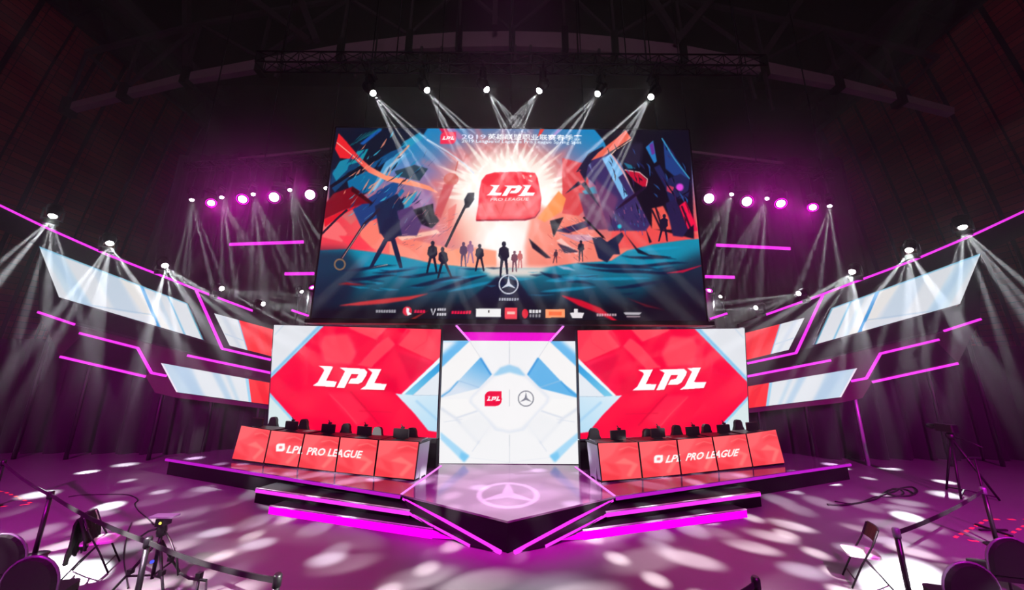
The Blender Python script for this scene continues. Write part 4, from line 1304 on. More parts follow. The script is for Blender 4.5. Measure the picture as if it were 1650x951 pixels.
# ------------------------------------------------------------------ moving lights, wash lights, trusses
def gobo_light(name, watts, R=0.25, dot=0.042, n=8, base=0.0012, col=(0.92, 0.95, 1.0), star_logo=False):
    """spot light whose gobo wheel throws a ring of round beams"""
    l = bpy.data.lights.new(name, 'SPOT')
    l.energy = watts
    l.spot_size = 2 * math.atan((R + dot * 1.3) * 1.05)
    l.spot_blend = 0.05
    l.shadow_soft_size = 0.03
    l.color = col
    l.use_nodes = True
    t = l.node_tree
    N = t.nodes
    em = N['Emission']
    tc = N.new('ShaderNodeTexCoord')
    sx = N.new('ShaderNodeSeparateXYZ')
    t.links.new(tc.outputs['Normal'], sx.inputs[0])
    def m(op, a, b=None):
        k = N.new('ShaderNodeMath')
        k.operation = op
        for i, q in enumerate((a, b)):
            if q is None:
                continue
            if isinstance(q, (int, float)):
                k.inputs[i].default_value = q
            else:
                t.links.new(q, k.inputs[i])
        return k.outputs[0]
    def smooth(v, e0, e1):
        k = N.new('ShaderNodeMapRange')
        k.interpolation_type = 'SMOOTHSTEP'
        t.links.new(v, k.inputs[0])
        for i, q in ((1, e0), (2, e1), (3, 1.0), (4, 0.0)):
            k.inputs[i].default_value = q
        return k.outputs[0]
    z = m('MAXIMUM', m('ABSOLUTE', sx.outputs[2]), 0.05)
    u, v = m('DIVIDE', sx.outputs[0], z), m('DIVIDE', sx.outputs[1], z)
    rad = m('SQRT', m('ADD', m('MULTIPLY', u, u), m('MULTIPLY', v, v)))
    ang = m('ARCTAN2', v, u)
    if star_logo:
        ringd = m('ABSOLUTE', m('SUBTRACT', rad, R))
        tot = smooth(ringd, dot * 0.6, dot * 1.1)
        sec = m('SUBTRACT', m('MODULO', m('ADD', ang, 4 * PI - PI / 2 + PI / 3), 2 * PI / 3), PI / 3)
        perp = m('ABSOLUTE', m('MULTIPLY', rad, m('SINE', sec)))
        wd = m('MULTIPLY', m('SUBTRACT', R, rad), 0.22)
        d = m('SUBTRACT', perp, wd)
        tot = m('MAXIMUM', tot, m('MULTIPLY', smooth(d, 0.0, 0.002), smooth(rad, R, R + 0.004)))
    else:
        k = 2 * PI / n
        sec = m('SUBTRACT', m('MODULO', m('ADD', ang, 4 * PI + 0.3), k), k / 2)
        a = m('MULTIPLY', rad, m('SINE', sec))
        b = m('SUBTRACT', m('MULTIPLY', rad, m('COSINE', sec)), R)
        d = m('SQRT', m('ADD', m('MULTIPLY', a, a), m('MULTIPLY', b, b)))
        tot = smooth(d, dot * 0.35, dot * 1.15)
    tot = m('ADD', tot, base)
    t.links.new(tot, em.inputs['Strength'])
    return l
L_TOP = gobo_light('beam_top', BEAM_TOP, 0.2, 0.02, 6, 0.0004)
L_MID = gobo_light('beam_mid', BEAM_MID, 0.2, 0.022, 6, 0.0003)
L_WING = gobo_light('beam_wing', BEAM_WING, 0.32, 0.034, 7, 0.0006)
def breakup_light(name, watts, scale, col, half=0.3, th=0.3):
    """spot light with a soft leaf-like breakup gobo"""
    l = bpy.data.lights.new(name, 'SPOT')
    l.energy = watts
    l.spot_size = 2 * math.atan(half * 1.05)
    l.spot_blend = 0.2
    l.shadow_soft_size = 0.04
    l.color = col
    l.use_nodes = True
    t = l.node_tree
    N, K = t.nodes, t.links
    tc, sx, cb = N.new('ShaderNodeTexCoord'), N.new('ShaderNodeSeparateXYZ'), N.new('ShaderNodeCombineXYZ')
    K.new(tc.outputs['Normal'], sx.inputs[0])
    for i in (0, 1):
        d = N.new('ShaderNodeMath')
        d.operation = 'DIVIDE'
        K.new(sx.outputs[i], d.inputs[0])
        K.new(sx.outputs[2], d.inputs[1])
        K.new(d.outputs[0], cb.inputs[i])
    v = N.new('ShaderNodeTexVoronoi')
    v.voronoi_dimensions = '2D'
    v.inputs['Scale'].default_value = scale
    K.new(cb.outputs[0], v.inputs['Vector'])
    nz = N.new('ShaderNodeTexNoise')
    nz.noise_dimensions = '2D'
    nz.inputs['Scale'].default_value = scale * 0.35
    K.new(cb.outputs[0], nz.inputs['Vector'])
    a = N.new('ShaderNodeMapRange')
    a.interpolation_type = 'SMOOTHSTEP'
    K.new(v.outputs['Distance'], a.inputs[0])
    for i, q in ((1, th * 0.5), (2, th * 1.15), (3, 1.0), (4, 0.0)):
        a.inputs[i].default_value = q
    b = N.new('ShaderNodeMapRange')
    b.interpolation_type = 'SMOOTHSTEP'
    K.new(nz.outputs['Fac'], b.inputs[0])
    for i, q in ((1, 0.42), (2, 0.62), (3, 0.0), (4, 1.0)):
        b.inputs[i].default_value = q
    ln = N.new('ShaderNodeVectorMath')
    ln.operation = 'LENGTH'
    K.new(cb.outputs[0], ln.inputs[0])
    c = N.new('ShaderNodeMapRange')
    c.interpolation_type = 'SMOOTHSTEP'
    K.new(ln.outputs['Value'], c.inputs[0])
    for i, q in ((1, half * 0.75), (2, half), (3, 1.0), (4, 0.0)):
        c.inputs[i].default_value = q
    m1, m2 = N.new('ShaderNodeMath'), N.new('ShaderNodeMath')
    m1.operation = m2.operation = 'MULTIPLY'
    K.new(a.outputs[0], m1.inputs[0])
    K.new(b.outputs[0], m1.inputs[1])
    K.new(m1.outputs[0], m2.inputs[0])
    K.new(c.outputs[0], m2.inputs[1])
    K.new(m2.outputs[0], N['Emission'].inputs['Strength'])
    return l
def rig_light(l, loc, tgt):
    o = bpy.data.objects.new(l.name, l)
    COL.objects.link(o)
    o.location = loc
    o.rotation_euler = (Vector(tgt) - Vector(loc)).to_track_quat('-Z', 'Y').to_euler()
# breakup and ring gobos on the rig over the audience, raking across the floor
rig_light(breakup_light('breakup_gobo', GOBO_W, 15, (1.0, 0.95, 0.92), 0.34), (-15, 0, 9), at_z(480, 900, 0))
rig_light(breakup_light('breakup_gobo', GOBO_W, 16, (1.0, 0.95, 0.92), 0.34), (15, 0, 9), at_z(1010, 905, 0))
rig_light(breakup_light('breakup_gobo', GOBO_W * 0.4, 14, (0.95, 0.95, 1.0), 0.3), (-4, -3, 10), at_z(200, 900, 0))
rig_light(breakup_light('breakup_gobo', GOBO_W * 0.4, 14, (0.95, 0.95, 1.0), 0.28), (5, -3, 10), at_z(1420, 930, 0))
rig_light(breakup_light('breakup_gobo', GOBO_W * 0.12, 17, (1.0, 0.92, 0.96), 0.2), (0, -3, 11), at_z(822, 770, ZD))
rig_light(gobo_light('ring_gobo', GOBO_W * 0.8, 0.125, 0.014, 20, 0.0, (1.0, 0.95, 0.9)), (6, -2, 12), at_z(1115, 864, 0))
rig_light(gobo_light('ring_gobo', GOBO_W * 0.6, 0.125, 0.014, 20, 0.0, (1.0, 0.95, 0.9)), (-6, -2, 12), at_z(560, 872, 0))
L_STAR = gobo_light('beam_star', 120000.0, 0.034, 0.0036, 8, 0.0005, (1, 0.86, 1), True)
L_PAR = bpy.data.lights.new('wash', 'SPOT')
L_PAR.energy = PAR_W
L_PAR.spot_size = math.radians(72)
L_PAR.spot_blend = 0.8
L_PAR.shadow_soft_size = 0.12
L_PAR.color = (1.0, 0.0, 0.72)

def head_parts(root, pos, d, size, lensmat, light, par=False):
    q = d.to_track_quat('-Z', 'Y')
    L = 0.34 * size
    piv = pos - d * L * 0.75
    body = MB()
    if par:
        body.lathe([(0.1 * size, 0.3 * size), (0.2 * size, 0.2 * size), (0.235 * size, 0.0), (0.22 * size, -0.02 * size)], pos, q, 20)
    else:
        body.lathe([(0.1 * size, L * 1.35), (0.17 * size, L * 1.2), (0.18 * size, L * 0.6), (0.15 * size, L * 0.3), (0.13 * size, 0.02), (0.115 * size, 0)], pos, q, 18)
        for k in range(3):
            z = L * (0.75 + 0.15 * k)
            body.lathe([(0.187 * size, z - 0.012), (0.187 * size, z + 0.012)], pos, q, 18)
    h = body.build('head', M['rig'], root)
    if par:
        MB().lathe([(0.182 * size, -0.005), (0.12 * size, -0.05 * size), (0.02, -0.07 * size)], pos - d * 0.02, q, 20).build('lens', lensmat, h)
        MB().tube([pos + q @ Vector((0.185 * size * math.cos(2 * PI * k / 20), 0.185 * size * math.sin(2 * PI * k / 20), -0.01)) for k in range(20)], 0.013 * size, 6, True).build('lens_ring', M['parring'], h)
    else:
        MB().lathe([(0.1 * size, 0), (0.092 * size, -0.03 * size), (0.06 * size, -0.065 * size), (0.01 * size, -0.08 * size)], pos, q, 16).build('lens', lensmat, h)
    lo = bpy.data.objects.new('lamp_beam', light)
    COL.objects.link(lo)
    lo.parent = h
    lo.location = pos + d * 0.14 * size - Vector(h['_org'])
    lo.rotation_euler = q.to_euler()
    return piv
def fixture(px, Y, tgt, label, light, hung, top=None, size=1.0, par=False, group=None, mpx=None):
    pos = at_y(*px, Y)
    d = (Vector(tgt) - pos).normalized()
    k = 1 if hung else -1
    L = 0.34 * size
    piv = pos - d * L * 0.75
    arm = 0.36 * size
    base = piv + Vector((0, 0, k * arm))
    root = thing('wash_light' if par else 'moving_light', label, 'stage light', tuple(base + Vector((0, 0, k * 0.1 * size))), group)
    head_parts(root, pos, d, size, M['parlens'] if par else M['lens'], light, par)
    hd = Vector((d.x, d.y, 0))
    hd = hd.normalized() if hd.length > 0.05 else Vector((0, -1, 0))
    sd = Vector((-hd.y, hd.x, 0))
    wdt = (0.25 if par else 0.21) * size
    mb = MB()
    for sg in (-1, 1):
        mb.bar(piv + sd * sg * wdt, base + sd * sg * wdt, 0.05 * size, 0.09 * size, hd)
    mb.bar(base - sd * (wdt + 0.025 * size), base + sd * (wdt + 0.025 * size), 0.09 * size, 0.05 * size)
    mb.build('yoke', M['rig'], root)
    q = Quaternion((0, 0, 1), math.atan2(sd.y, sd.x))
    MB().rbox(base + Vector((0, 0, k * 0.085 * size)), (0.34 * size, 0.24 * size, 0.13 * size), 0.03, q).build('base', M['rig'], root)
    if hung and top is not None:
        MB().tube([base + Vector((0, 0, 0.14 * size)), Vector((base.x, base.y, top - 0.08))], 0.03).box((base.x, Y + 0.1, top - 0.11), (0.07, 0.8, 0.06)).build('clamp', M['steel'], root)
    return root

def truss(name, a, b, wd, label, cat, r=0.028, cables=(), step=0.55):
    a, b = Vector(a), Vector(b)
    t = thing(name, label, cat, tuple((a + b) / 2))
    d = (b - a)
    n = max(2, int(d.length / step))
    ex = d.normalized()
    ey = Vector((-ex.y, ex.x, 0)).normalized()
    ez = ex.cross(ey)
    cn = [ey * (wd / 2 * i) + ez * (wd / 2 * j) for i, j in ((-1, -1), (1, -1), (1, 1), (-1, 1))]
    mb = MB()
    for c_ in cn:
        mb.tube([a + c_, b + c_], r, 6)
    mb.build('chord', M['steel'], t)
    mb = MB()
    for i in range(n):
        p, q = a + d * (i / n), a + d * ((i + 1) / n)
        for k in range(4):
            mb.tube([p + cn[k], p + cn[(k + 1) % 4]], r * 0.6, 5)
            if i % 2:
                mb.tube([p + cn[k], q + cn[(k + 1) % 4]], r * 0.55, 5)
            else:
                mb.tube([p + cn[(k + 1) % 4], q + cn[k]], r * 0.55, 5)
    mb.build('lacing', M['steel'], t)
    for u in cables:
        p = a + d * u
        MB().tube([p, Vector((p.x, p.y, 23.95))], 0.022, 6).build('hanging_cable', M['steel'], t)
    return t
YT = 9.9
pts_top = [(601, 150), (688, 145), (784, 144), (869, 146), (963, 151), (1049, 156)]
zt = max(at_y(*p, YT).z for p in pts_top) + 0.95
truss('lighting_truss', (-8.6, YT, zt + 0.1), (8.6, YT, zt + 0.1), 0.42, 'long lattice lighting truss carrying six white beams above the main screen', 'truss', 0.028, (0.04, 0.27, 0.5, 0.73, 0.96), 0.7)
tg_top = [(1060, 775), (1130, 765), (1180, 762), (470, 755), (515, 762), (585, 772)]
names6 = ['leftmost', 'second from left', 'third from left', 'third from right', 'second from right', 'rightmost']
for p, tg, nm in zip(pts_top, tg_top, names6):
    fixture(p, YT, at_z(*tg, ZD), '%s white beam moving light of the six above the main screen' % nm, L_TOP, True, zt, 1.0, False, 'six beam lights over the main screen')
# side bars with white beams and magenta wash lights
YB = 12.4
left_w = [(309, 322, 330, 560), (357, 318, 420, 520), (408, 313, 462, 520), (467, 306, 545, 520), (525, 303, 620, 520)]
right_w = [(1337, 332, 1310, 560), (1236, 320, 1165, 530), (1179, 313, 1095, 520)]
left_p = [(340, 327), (391, 321), (442, 318), (500, 314)]
right_p = [(1310, 334), (1258, 328), (1203, 325), (1142, 320)]
o5 = ['outermost', 'second from the outer end', 'third from the outer end', 'fourth from the outer end', 'innermost']
for side, W_, P_, s in (('left', left_w, left_p, -1), ('right', right_w, right_p, 1)):
    e0, e1 = (at_y(292, 308, YB + 0.1), at_y(545, 292, YB + 0.1)) if s < 0 else (at_y(1098, 302, YB + 0.1), at_y(1356, 318, YB + 0.1))
    e0.z += 1.05
    e1.z += 1.05
    truss('lighting_bar', e0, e1, 0.26, 'lattice lighting bar with magenta lamps hung %s of the main screen' % side, 'truss', 0.02, (0.08, 0.5, 0.92), 0.4)
    for i, (x, y, tx, ty) in enumerate(W_):
        u = (at_y(x, y, YB).x - e0.x) / (e1.x - e0.x)
        fixture((x, y), YB, at_y(tx, ty, YB - 0.25), '%s white beam moving light on the %s lighting bar' % ((o5 if s < 0 else [o5[0], 'middle', o5[4]])[i], side), L_MID, True, e0.z + (e1.z - e0.z) * u, 0.7, False, 'white beam lights on the %s bar' % side)
    for i, (x, y) in enumerate(P_):
        u = (at_y(x, y, YB).x - e0.x) / (e1.x - e0.x)
        fixture((x, y), YB, ((s * 1, 7, 1), (s * 4, 2, 2), (s * 6, -2, 4), (s * 5.5, -3, 5))[i], '%s round magenta wash light on the %s lighting bar' % (['outermost', 'second outermost', 'second innermost', 'innermost'][i], side), L_PAR, True, e0.z + (e1.z - e0.z) * u, (0.9, 1.05, 1.25, 1.3)[i], True, 'magenta wash lights on the %s bar' % side)
# beams standing on the wings
wl = [(85, 348, 20, 540), (177, 392, 190, 790), (266, 428, 440, 800), (357, 465, 560, 530), (424, 490, 600, 532)]
wr = [(1551, 366, 1612, 556), (1465, 403, 1440, 800), (1373, 438, 1190, 800), (1287, 473, 1084, 540), (1218, 496, 1042, 540)]
for side, L_ in (('left', wl), ('right', wr)):
    for i, (x, y, tx, ty) in enumerate(L_):
        rt = fixture((x, y), YW - 0.12, at_z(tx, ty, 0) if 0 < i < 3 else at_y(tx, ty, YW - (1.25 if i == 0 else 0.6)), '%s white beam moving light standing on top of the %s wing' % (o5[i], side), L_WING if i < 3 else L_MID, False, None, 1.2 - 0.11 * i, False, 'beam lights on the %s wing' % side)
        o_ = Vector(rt['_org'])
        MB().bar((o_.x, YW + 0.07, o_.z - 0.04), (o_.x, YW + 0.07, o_.z - 0.36), 0.09, 0.06).bar((o_.x, o_.y, o_.z - 0.04), (o_.x, YW + 0.11, o_.z - 0.04), 0.1, 0.03).build('post', M['rig'], rt)
# small lamps on stands tucked between the wing and the main screen
for side, (x, y), par in (('left', (486, 470), False), ('right', (1161, 478), False), ('right', (1143, 468), True), ('left', (503, 463), True)):
    pos = at_y(x, y, YW + 0.5)
    rt = fixture((x, y), YW + 0.5, at_y(560 if side == 'left' else 1090, 560, YW), ('small round magenta wash light' if par else 'small white beam light') + ' beside the lower %s corner of the main screen' % side, L_PAR if par else L_MID, False, None, 0.62, par, None)
    o_ = Vector(rt['_org'])
    MB().tube([(o_.x, o_.y, 0), (o_.x, o_.y, o_.z)], 0.04).build('stand_pole', M['rig'], rt)

# star logo projector above the stage
pos = Vector((0, 8.6, zt - 0.4))
sp = bpy.data.objects.new('logo_projector_beam', L_STAR)
COL.objects.link(sp)
ct = at_z(822, 797, ZD)
sp.location = Vector((0, -2.0, 16.0))
sp.rotation_euler = (Vector((0, ct.y, ZD)) - sp.location).to_track_quat('-Z', 'Y').to_euler()

# ------------------------------------------------------------------ roof steel
def roof_arch():
    t = thing('roof_truss', 'wide arched roof beam of painted steel spanning the hall above the lights', 'roof truss', (0, 15, 18))
    up = [(108, 166), (200, 143), (300, 117), (420, 94), (550, 71), (660, 57), (740, 51), (825, 50), (910, 52), (990, 59), (1100, 72), (1230, 98), (1350, 124), (1450, 150), (1542, 174)]
    lo = [(108, 176), (200, 153), (300, 129), (420, 110), (550, 91), (660, 79), (740, 75), (825, 74), (910, 77), (990, 84), (1100, 95), (1230, 116), (1350, 138), (1450, 161), (1542, 184)]
    U = [at_y(x, y, 15) for x, y in up]
    Lw = [at_y(x, y, 15) for x, y in lo]
    for i in range(len(U) - 1):
        e = (U[i + 1] - U[i]).normalized() * 0.12
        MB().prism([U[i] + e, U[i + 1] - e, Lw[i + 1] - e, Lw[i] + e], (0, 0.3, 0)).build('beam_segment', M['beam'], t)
        MB().box((U[i] + Lw[i]) / 2 + Vector((0, 0.1, 0)), (0.34, 0.5, (U[i] - Lw[i]).length + 0.5)).build('joint_clamp', M['rig'], t)
    mb = MB()
    top = [u + Vector((0, 0.1, 3.2)) for u in U]
    for i in range(len(U) - 1):
        mb.bar(top[i], top[i + 1], 0.2)
        if i % 2:
            mb.bar(U[i], top[i + 1], 0.14)
        else:
            mb.bar(top[i], U[i + 1], 0.14)
        mb.bar(U[i], top[i], 0.12)
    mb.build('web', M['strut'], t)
roof_arch()
for i, (x0, y0, x1, y1, yy) in enumerate(((470, -40, 510, 66, 14.6), (300, -60, 302, 108, 15.4), (395, -10, 498, 66, 14.8), (1180, -40, 1090, 66, 14.6), (1330, -60, 1226, 96, 15.2), (1040, -20, 1090, 60, 14.8), (800, -40, 797, 44, 14.4))):
    a, b = at_y(x0, y0, yy), at_y(x1, y1, yy)
    a2 = a + (a - b) * 0.35
    o = MB().bar(b, a2, 0.26, 0.3).build('roof_strut', M['strut'], None, (a2 + b) / 2)
    tag(o, ['thick slanting roof strut left of centre', 'upright roof strut near the left wall', 'thin diagonal roof brace meeting the thick left strut', 'thick slanting roof strut right of centre', 'slanting roof strut near the right wall',
            'thin diagonal roof brace meeting the thick right strut', 'upright roof strut above the middle of the arch'][i], 'roof strut', 'roof struts')
# short hanger rods under the arch
for i, (x, y0, y1) in enumerate(((455, 100, 125), (555, 88, 120), (580, 92, 124), (680, 76, 104), (712, 76, 116), (830, 74, 100), (855, 74, 98), (965, 80, 118), (1205, 118, 160), (1232, 118, 178))):
    a, b = at_y(x, y0, 14.9), at_y(x + (825 - x) * -0.03, y1, 14.9)
    o = MB().bar(a, b, 0.13).build('hanger_rod', M['strut'], None, a)
    tag(o, '%s short steel rod hanging under the roof arch' % ['first', 'second', 'third', 'fourth', 'fifth', 'sixth', 'seventh', 'eighth', 'ninth', 'last'][i] + ' from the left', 'hanger rod', 'rods under the roof arch')
# round ventilators under the roof
for i, (x, y) in enumerate(((603, 103), (735, 101), (932, 98), (1043, 110))):
    p = at_y(x, y, 13.6)
    t = thing('roof_fan', 'round roof fan housing, %s of the four under the arch' % ['leftmost', 'second from left', 'second from right', 'rightmost'][i], 'fan', tuple(p), 'round fans under the roof')
    q = Quaternion((1, 0, 0), math.radians(55))
    MB().tube([p + q @ Vector((0.52 * math.cos(2 * PI * k / 28), 0.52 * math.sin(2 * PI * k / 28), 0)) for k in range(28)], 0.06, 8, True).build('rim', M['steel'], t)
    mb = MB()
    for k in range(5):
        a = 2 * PI * k / 5
        mb.bar(p, p + q @ Vector((0.5 * math.cos(a), 0.5 * math.sin(a), 0)), 0.16, 0.02, q @ Vector((0.2, 0.2, 1)))
    mb.build('blades', M['strut'], t)
    MB().lathe([(0.1, -0.08), (0.1, 0.08)], p, q, 12).build('hub', M['rig'], t)
    MB().tube([p, (p.x, p.y, 23.95)], 0.04).build('drop_rod', M['rig'], t)
# two pipes along the curtain head
for s in (-1, 1):
    a, b = at_y(384, 256, 15.2), at_y(540, 239, 15.2)
    if s > 0:
        a, b = mir(a), mir(b)
    o = MB().tube([a, b], 0.06).build('curtain_pipe', M['beam'], None, (a + b) / 2)
    tag(o, 'thin horizontal pipe on the curtain high %s of the main screen' % ('left' if s < 0 else 'right'), 'pipe')
# ------------------------------------------------------------------ front of house: belt posts, chairs, tripods, cables
def post(xy, h, label, belt_to=None, capmat='rig'):
    p = Vector((xy[0], xy[1], 0))
    t = thing('belt_post', label, 'barrier post', tuple(p), 'belt barrier posts')
    MB().lathe([(0.17, 0.0), (0.17, 0.015), (0.12, 0.035), (0.03, 0.055)], p, None, 24).build('base', M['plastic'], t)
    MB().lathe([(0.032, 0.05), (0.032, h - 0.1)], p, None, 16).build('pole', M['plastic'], t)
    MB().lathe([(0.042, h - 0.11), (0.044, h - 0.01), (0.03, h + 0.012)], p, None, 16).build('belt_head', M['trim'] if capmat == 'trim' else M['plastic'], t)
    if belt_to is not None:
        b = Vector((belt_to[0], belt_to[1], belt_to[2] if len(belt_to) > 2 else h - 0.055))
        a = Vector((p.x, p.y, h - 0.055))
        mb = MB()
        n = 8
        for i in range(n):
            u0, u1 = i / n, (i + 1) / n
            g = lambda u: a * (1 - u) + b * u + Vector((0, 0, -0.05 * 4 * u * (1 - u)))
            mb.bar(g(u0), g(u1), 0.012, 0.055)
        mb.build('belt', M['cloth'], t)
    return t
HP = 1.0
lp = [at_z(x, y, HP) for x, y in ((7, 742), (83, 792), (240, 866), (448, 926))]
rp = [at_z(x, y, HP) for x, y in ((1217, 931), (1443, 852), (1583, 786))]
lpn = ['far left belt post at the edge of the picture', 'belt post beside the chair with the black jacket', 'belt post in front of the camera tripod', 'belt post at the near end of the left belt']
for i, p in enumerate(lp):
    nx = lp[i + 1] if i < 3 else None
    post(p, HP, lpn[i], None if nx is None else (nx.x, nx.y, HP - 0.055))
pre = at_z(-90, 700, HP)
e = at_z(1080, 985, HP)
post(rp[0], HP, 'short belt post at the bottom edge right of centre', (e.x, e.y, HP - 0.055))
post(rp[1], HP, 'belt post right behind the white folding chair', (rp[2].x, rp[2].y, HP - 0.055), 'trim')
post(rp[2], HP, 'belt post with pale cap and round base beside the taped square', None, 'trim')

def folding_chair(loc, rz, label, backm):
    t = thing('folding_chair', label, 'chair', (0, 0, 0), 'white folding chairs')
    sd = M['rig']
    for sg in (-1, 1):
        y = 0.2 * sg
        MB().tube([(0.26, y, 0.008), (0.1, y, 0.34), (-0.06, y, 0.62), (-0.15, y, 0.84)], 0.012).build('side_frame', sd, t)
        MB().tube([(-0.26, y * 0.9, 0.008), (-0.1, y * 0.9, 0.24), (0.06, y * 0.9, 0.43)], 0.011).build('rear_leg', sd, t)
    MB().tube([(0.2, -0.2, 0.12), (0.2, 0.2, 0.12)], 0.01).build('front_bar', sd, t)
    MB().tube([(-0.2, -0.18, 0.1), (-0.2, 0.18, 0.1)], 0.01).build('rear_bar', sd, t)
    MB().rbox((0.04, 0, 0.45), (0.4, 0.37, 0.03), 0.06, Quaternion((0, 1, 0), 0.06)).build('seat', M['white'], t)
    mb = MB()
    n = 8
    vs = []
    for i in range(n + 1):
        y = -0.2 + 0.4 * i / n
        bow = -0.035 * math.cos(PI * (i / n - 0.5))
        for z, x in ((0.66, -0.078), (0.85, -0.155)):
            vs += [(x + bow, y, z), (x + bow - 0.018, y, z + 0.005)]
    fs = []
    for i in range(n):
        a, b = 4 * i, 4 * i + 4
        fs += [(a, b, b + 2, a + 2), (a + 1, a + 3, b + 3, b + 1), (a + 2, b + 2, b + 3, a + 3), (a, a + 1, b + 1, b)]
    fs += [(0, 2, 3, 1), (4 * n, 4 * n + 1, 4 * n + 3, 4 * n + 2)]
    mb.add(vs, fs).build('backrest', backm, t)
    t.location = loc
    t.rotation_euler = (0, 0, rz)
    return t
cr = at_z(1392, 891, 0.45)
folding_chair((cr.x, cr.y, 0), math.radians(152), 'white folding chair with black backrest beside a belt post', M['plastic'])
cl = at_z(158, 870, 0.45)
ca = math.radians(30)
folding_chair((cl.x, cl.y, 0), ca, 'white folding chair under a black jacket behind the left belt', M['white'])
# jacket hung over that chair's back
R = lambda v: Vector((cl.x, cl.y, 0)) + Quaternion((0, 0, 1), ca) @ Vector(v)
vs, fs = [], []
n = 14
prof = [(-0.045, 0.47), (-0.07, 0.58), (-0.095, 0.68), (-0.13, 0.8), (-0.165, 0.885), (-0.205, 0.893), (-0.235, 0.83), (-0.24, 0.68), (-0.235, 0.52), (-0.25, 0.4), (-0.245, 0.31)]
for i in range(n + 1):
    y = -0.25 + 0.5 * i / n
    for k, (x, z) in enumerate(prof):
        rag = 0.05 * math.sin(5.3 * i) if k in (0, len(prof) - 1) else 0.0
        drop = 0.05 * abs(i / n - 0.5) * 2
        vs.append(R((x + 0.012 * math.sin(2.2 * i + k), y, z - drop * (1 if k not in (4, 5) else 0.6) + rag)))
for i in range(n):
    for k in range(len(prof) - 1):
        a, b = i * len(prof) + k, (i + 1) * len(prof) + k
        fs.append((a, b, b + 1, a + 1))
j = MB().add(vs, fs, True).build('jacket', M['cloth'], None, R((-0.18, 0, 0.88)))
md = j.modifiers.new('thick', 'SOLIDIFY')
md.thickness = 0.025
md.offset = 1
tag(j, 'black jacket hung over the back of the left folding chair', 'jacket')

def hall_chair(label):
    t = thing('hall_chair', label, 'chair', (0, 0, 0), 'dark hall chairs in the front corners')
    out = []
    for k in range(13):
        a = PI * k / 12
        out.append((0.25 * math.cos(a), 0.66 + 0.3 * math.sin(a)))
    out = [(0.24, 0.46)] + out + [(-0.24, 0.46)]
    lean = lambda z: -0.2 - 0.16 * (z - 0.46)
    N = len(out)
    vs = [Vector((x, lean(z), z)) for x, z in out] + [Vector((x * 0.92, lean(z) + 0.03 + 0.05, 0.46 + (z - 0.46) * 0.95)) for x, z in out]
    vs2 = [Vector((x * 0.86, lean(z) - 0.035, 0.48 + (z - 0.46) * 0.93)) for x, z in out]
    mb = MB().add(vs + vs2, [tuple(range(N, 2 * N)), tuple(range(2 * N, 3 * N))[::-1]] + [(i, (i + 1) % N, N + (i + 1) % N, N + i) for i in range(N)] + [(2 * N + i, 2 * N + (i + 1) % N, (i + 1) % N, i) for i in range(N)])
    mb.build('backrest', M['vinyl'], t)
    MB().tube([Vector((x * 1.01, lean(z) + 0.015, z + 0.004)) for x, z in out], 0.016, 6).build('back_trim', M['trim'], t)
    MB().rbox((0, 0.02, 0.44), (0.46, 0.44, 0.09), 0.08).build('seat', M['vinyl'], t)
    for sx_ in (-1, 1):
        MB().tube([(0.2 * sx_, -0.18, 0.41), (0.22 * sx_, -0.24, 0.0)], 0.014).build('leg', M['steel'], t)
        MB().tube([(0.2 * sx_, 0.2, 0.41), (0.21 * sx_, 0.22, 0.0)], 0.014).build('leg', M['steel'], t)
    return t
hc = hall_chair('dark hall chair at the left edge, nearest the belt')
spots = [((4, 862), 'dark hall chair at the left edge, the higher of the two', 0.96), ((52, 899), 'dark hall chair in the lower left corner, the lower of the two', 0.96),
         ((1562, 908), 'dark round backed hall chair in the lower right corner, nearest the folding chair', 0.96), ((1628, 868), 'dark round backed hall chair in the lower right corner, second from the belt post', 0.96), ((1690, 862), 'dark hall chair cut off by the right picture edge', 0.96)]
for k, ((x, y), lab, z) in enumerate(spots):
    p = at_z(x, y, z)
    rz = 0.3 if p.x < 0 else -0.3
    o = hc if k == 0 else dup(hc, (0, 0, 0), 0, lab)
    o['label'] = lab
    back = Quaternion((0, 0, 1), rz) @ Vector((0, -0.28, 0))
    o.location = (p.x - back.x, p.y - back.y, 0)
    o.rotation_euler = (0, 0, rz)

# camera rig on a tripod behind the left belt
tp = at_z(265, 834, 0.98)
t = thing('camera_tripod', 'black camera tripod with flat pale plate and a yellow lamp behind the left belt', 'tripod', (tp.x, tp.y, 0))
B = Vector((tp.x, tp.y, 0))
for k, a in enumerate((-0.5, 1.6, 3.5)):
    mb = MB().tube([B + Vector((0.03 * math.cos(a), 0.03 * math.sin(a), 0.66)), B + Vector((0.26 * math.cos(a), 0.26 * math.sin(a), 0.33)), B + Vector((0.5 * math.cos(a), 0.5 * math.sin(a), 0.012))], [0.022, 0.018, 0.014])
    mb.box(B + Vector((0.26 * math.cos(a), 0.26 * math.sin(a), 0.33)), (0.06, 0.06, 0.06))
    mb.build('leg', M['rig'], t)
    MB().bar(B + Vector((0, 0, 0.24)), B + Vector((0.3 * math.cos(a), 0.3 * math.sin(a), 0.28)), 0.02).build('brace', M['rig'], t)
MB().tube([B + Vector((0, 0, 0.2)), B + Vector((0, 0, 0.82))], 0.024).build('column', M['rig'], t)
MB().lathe([(0.05, 0.74), (0.065, 0.8), (0.05, 0.88), (0.07, 0.9)], B, None, 14).build('pan_head', M['plastic'], t)
cb = MB().box(B + Vector((0, 0, 0.93)), (0.12, 0.14, 0.1))
cb.build('camera_body', M['plastic'], t)
MB().box(B + Vector((0.0, 0, 1.0)), (0.34, 0.14, 0.022)).build('top_plate', M['alu'], t)
MB().lathe([(0.018, 0), (0.012, 0.012)], B + Vector((0.02, -0.072, 0.93)), Quaternion((1, 0, 0), PI / 2), 10).build('lamp', M['led'], t)
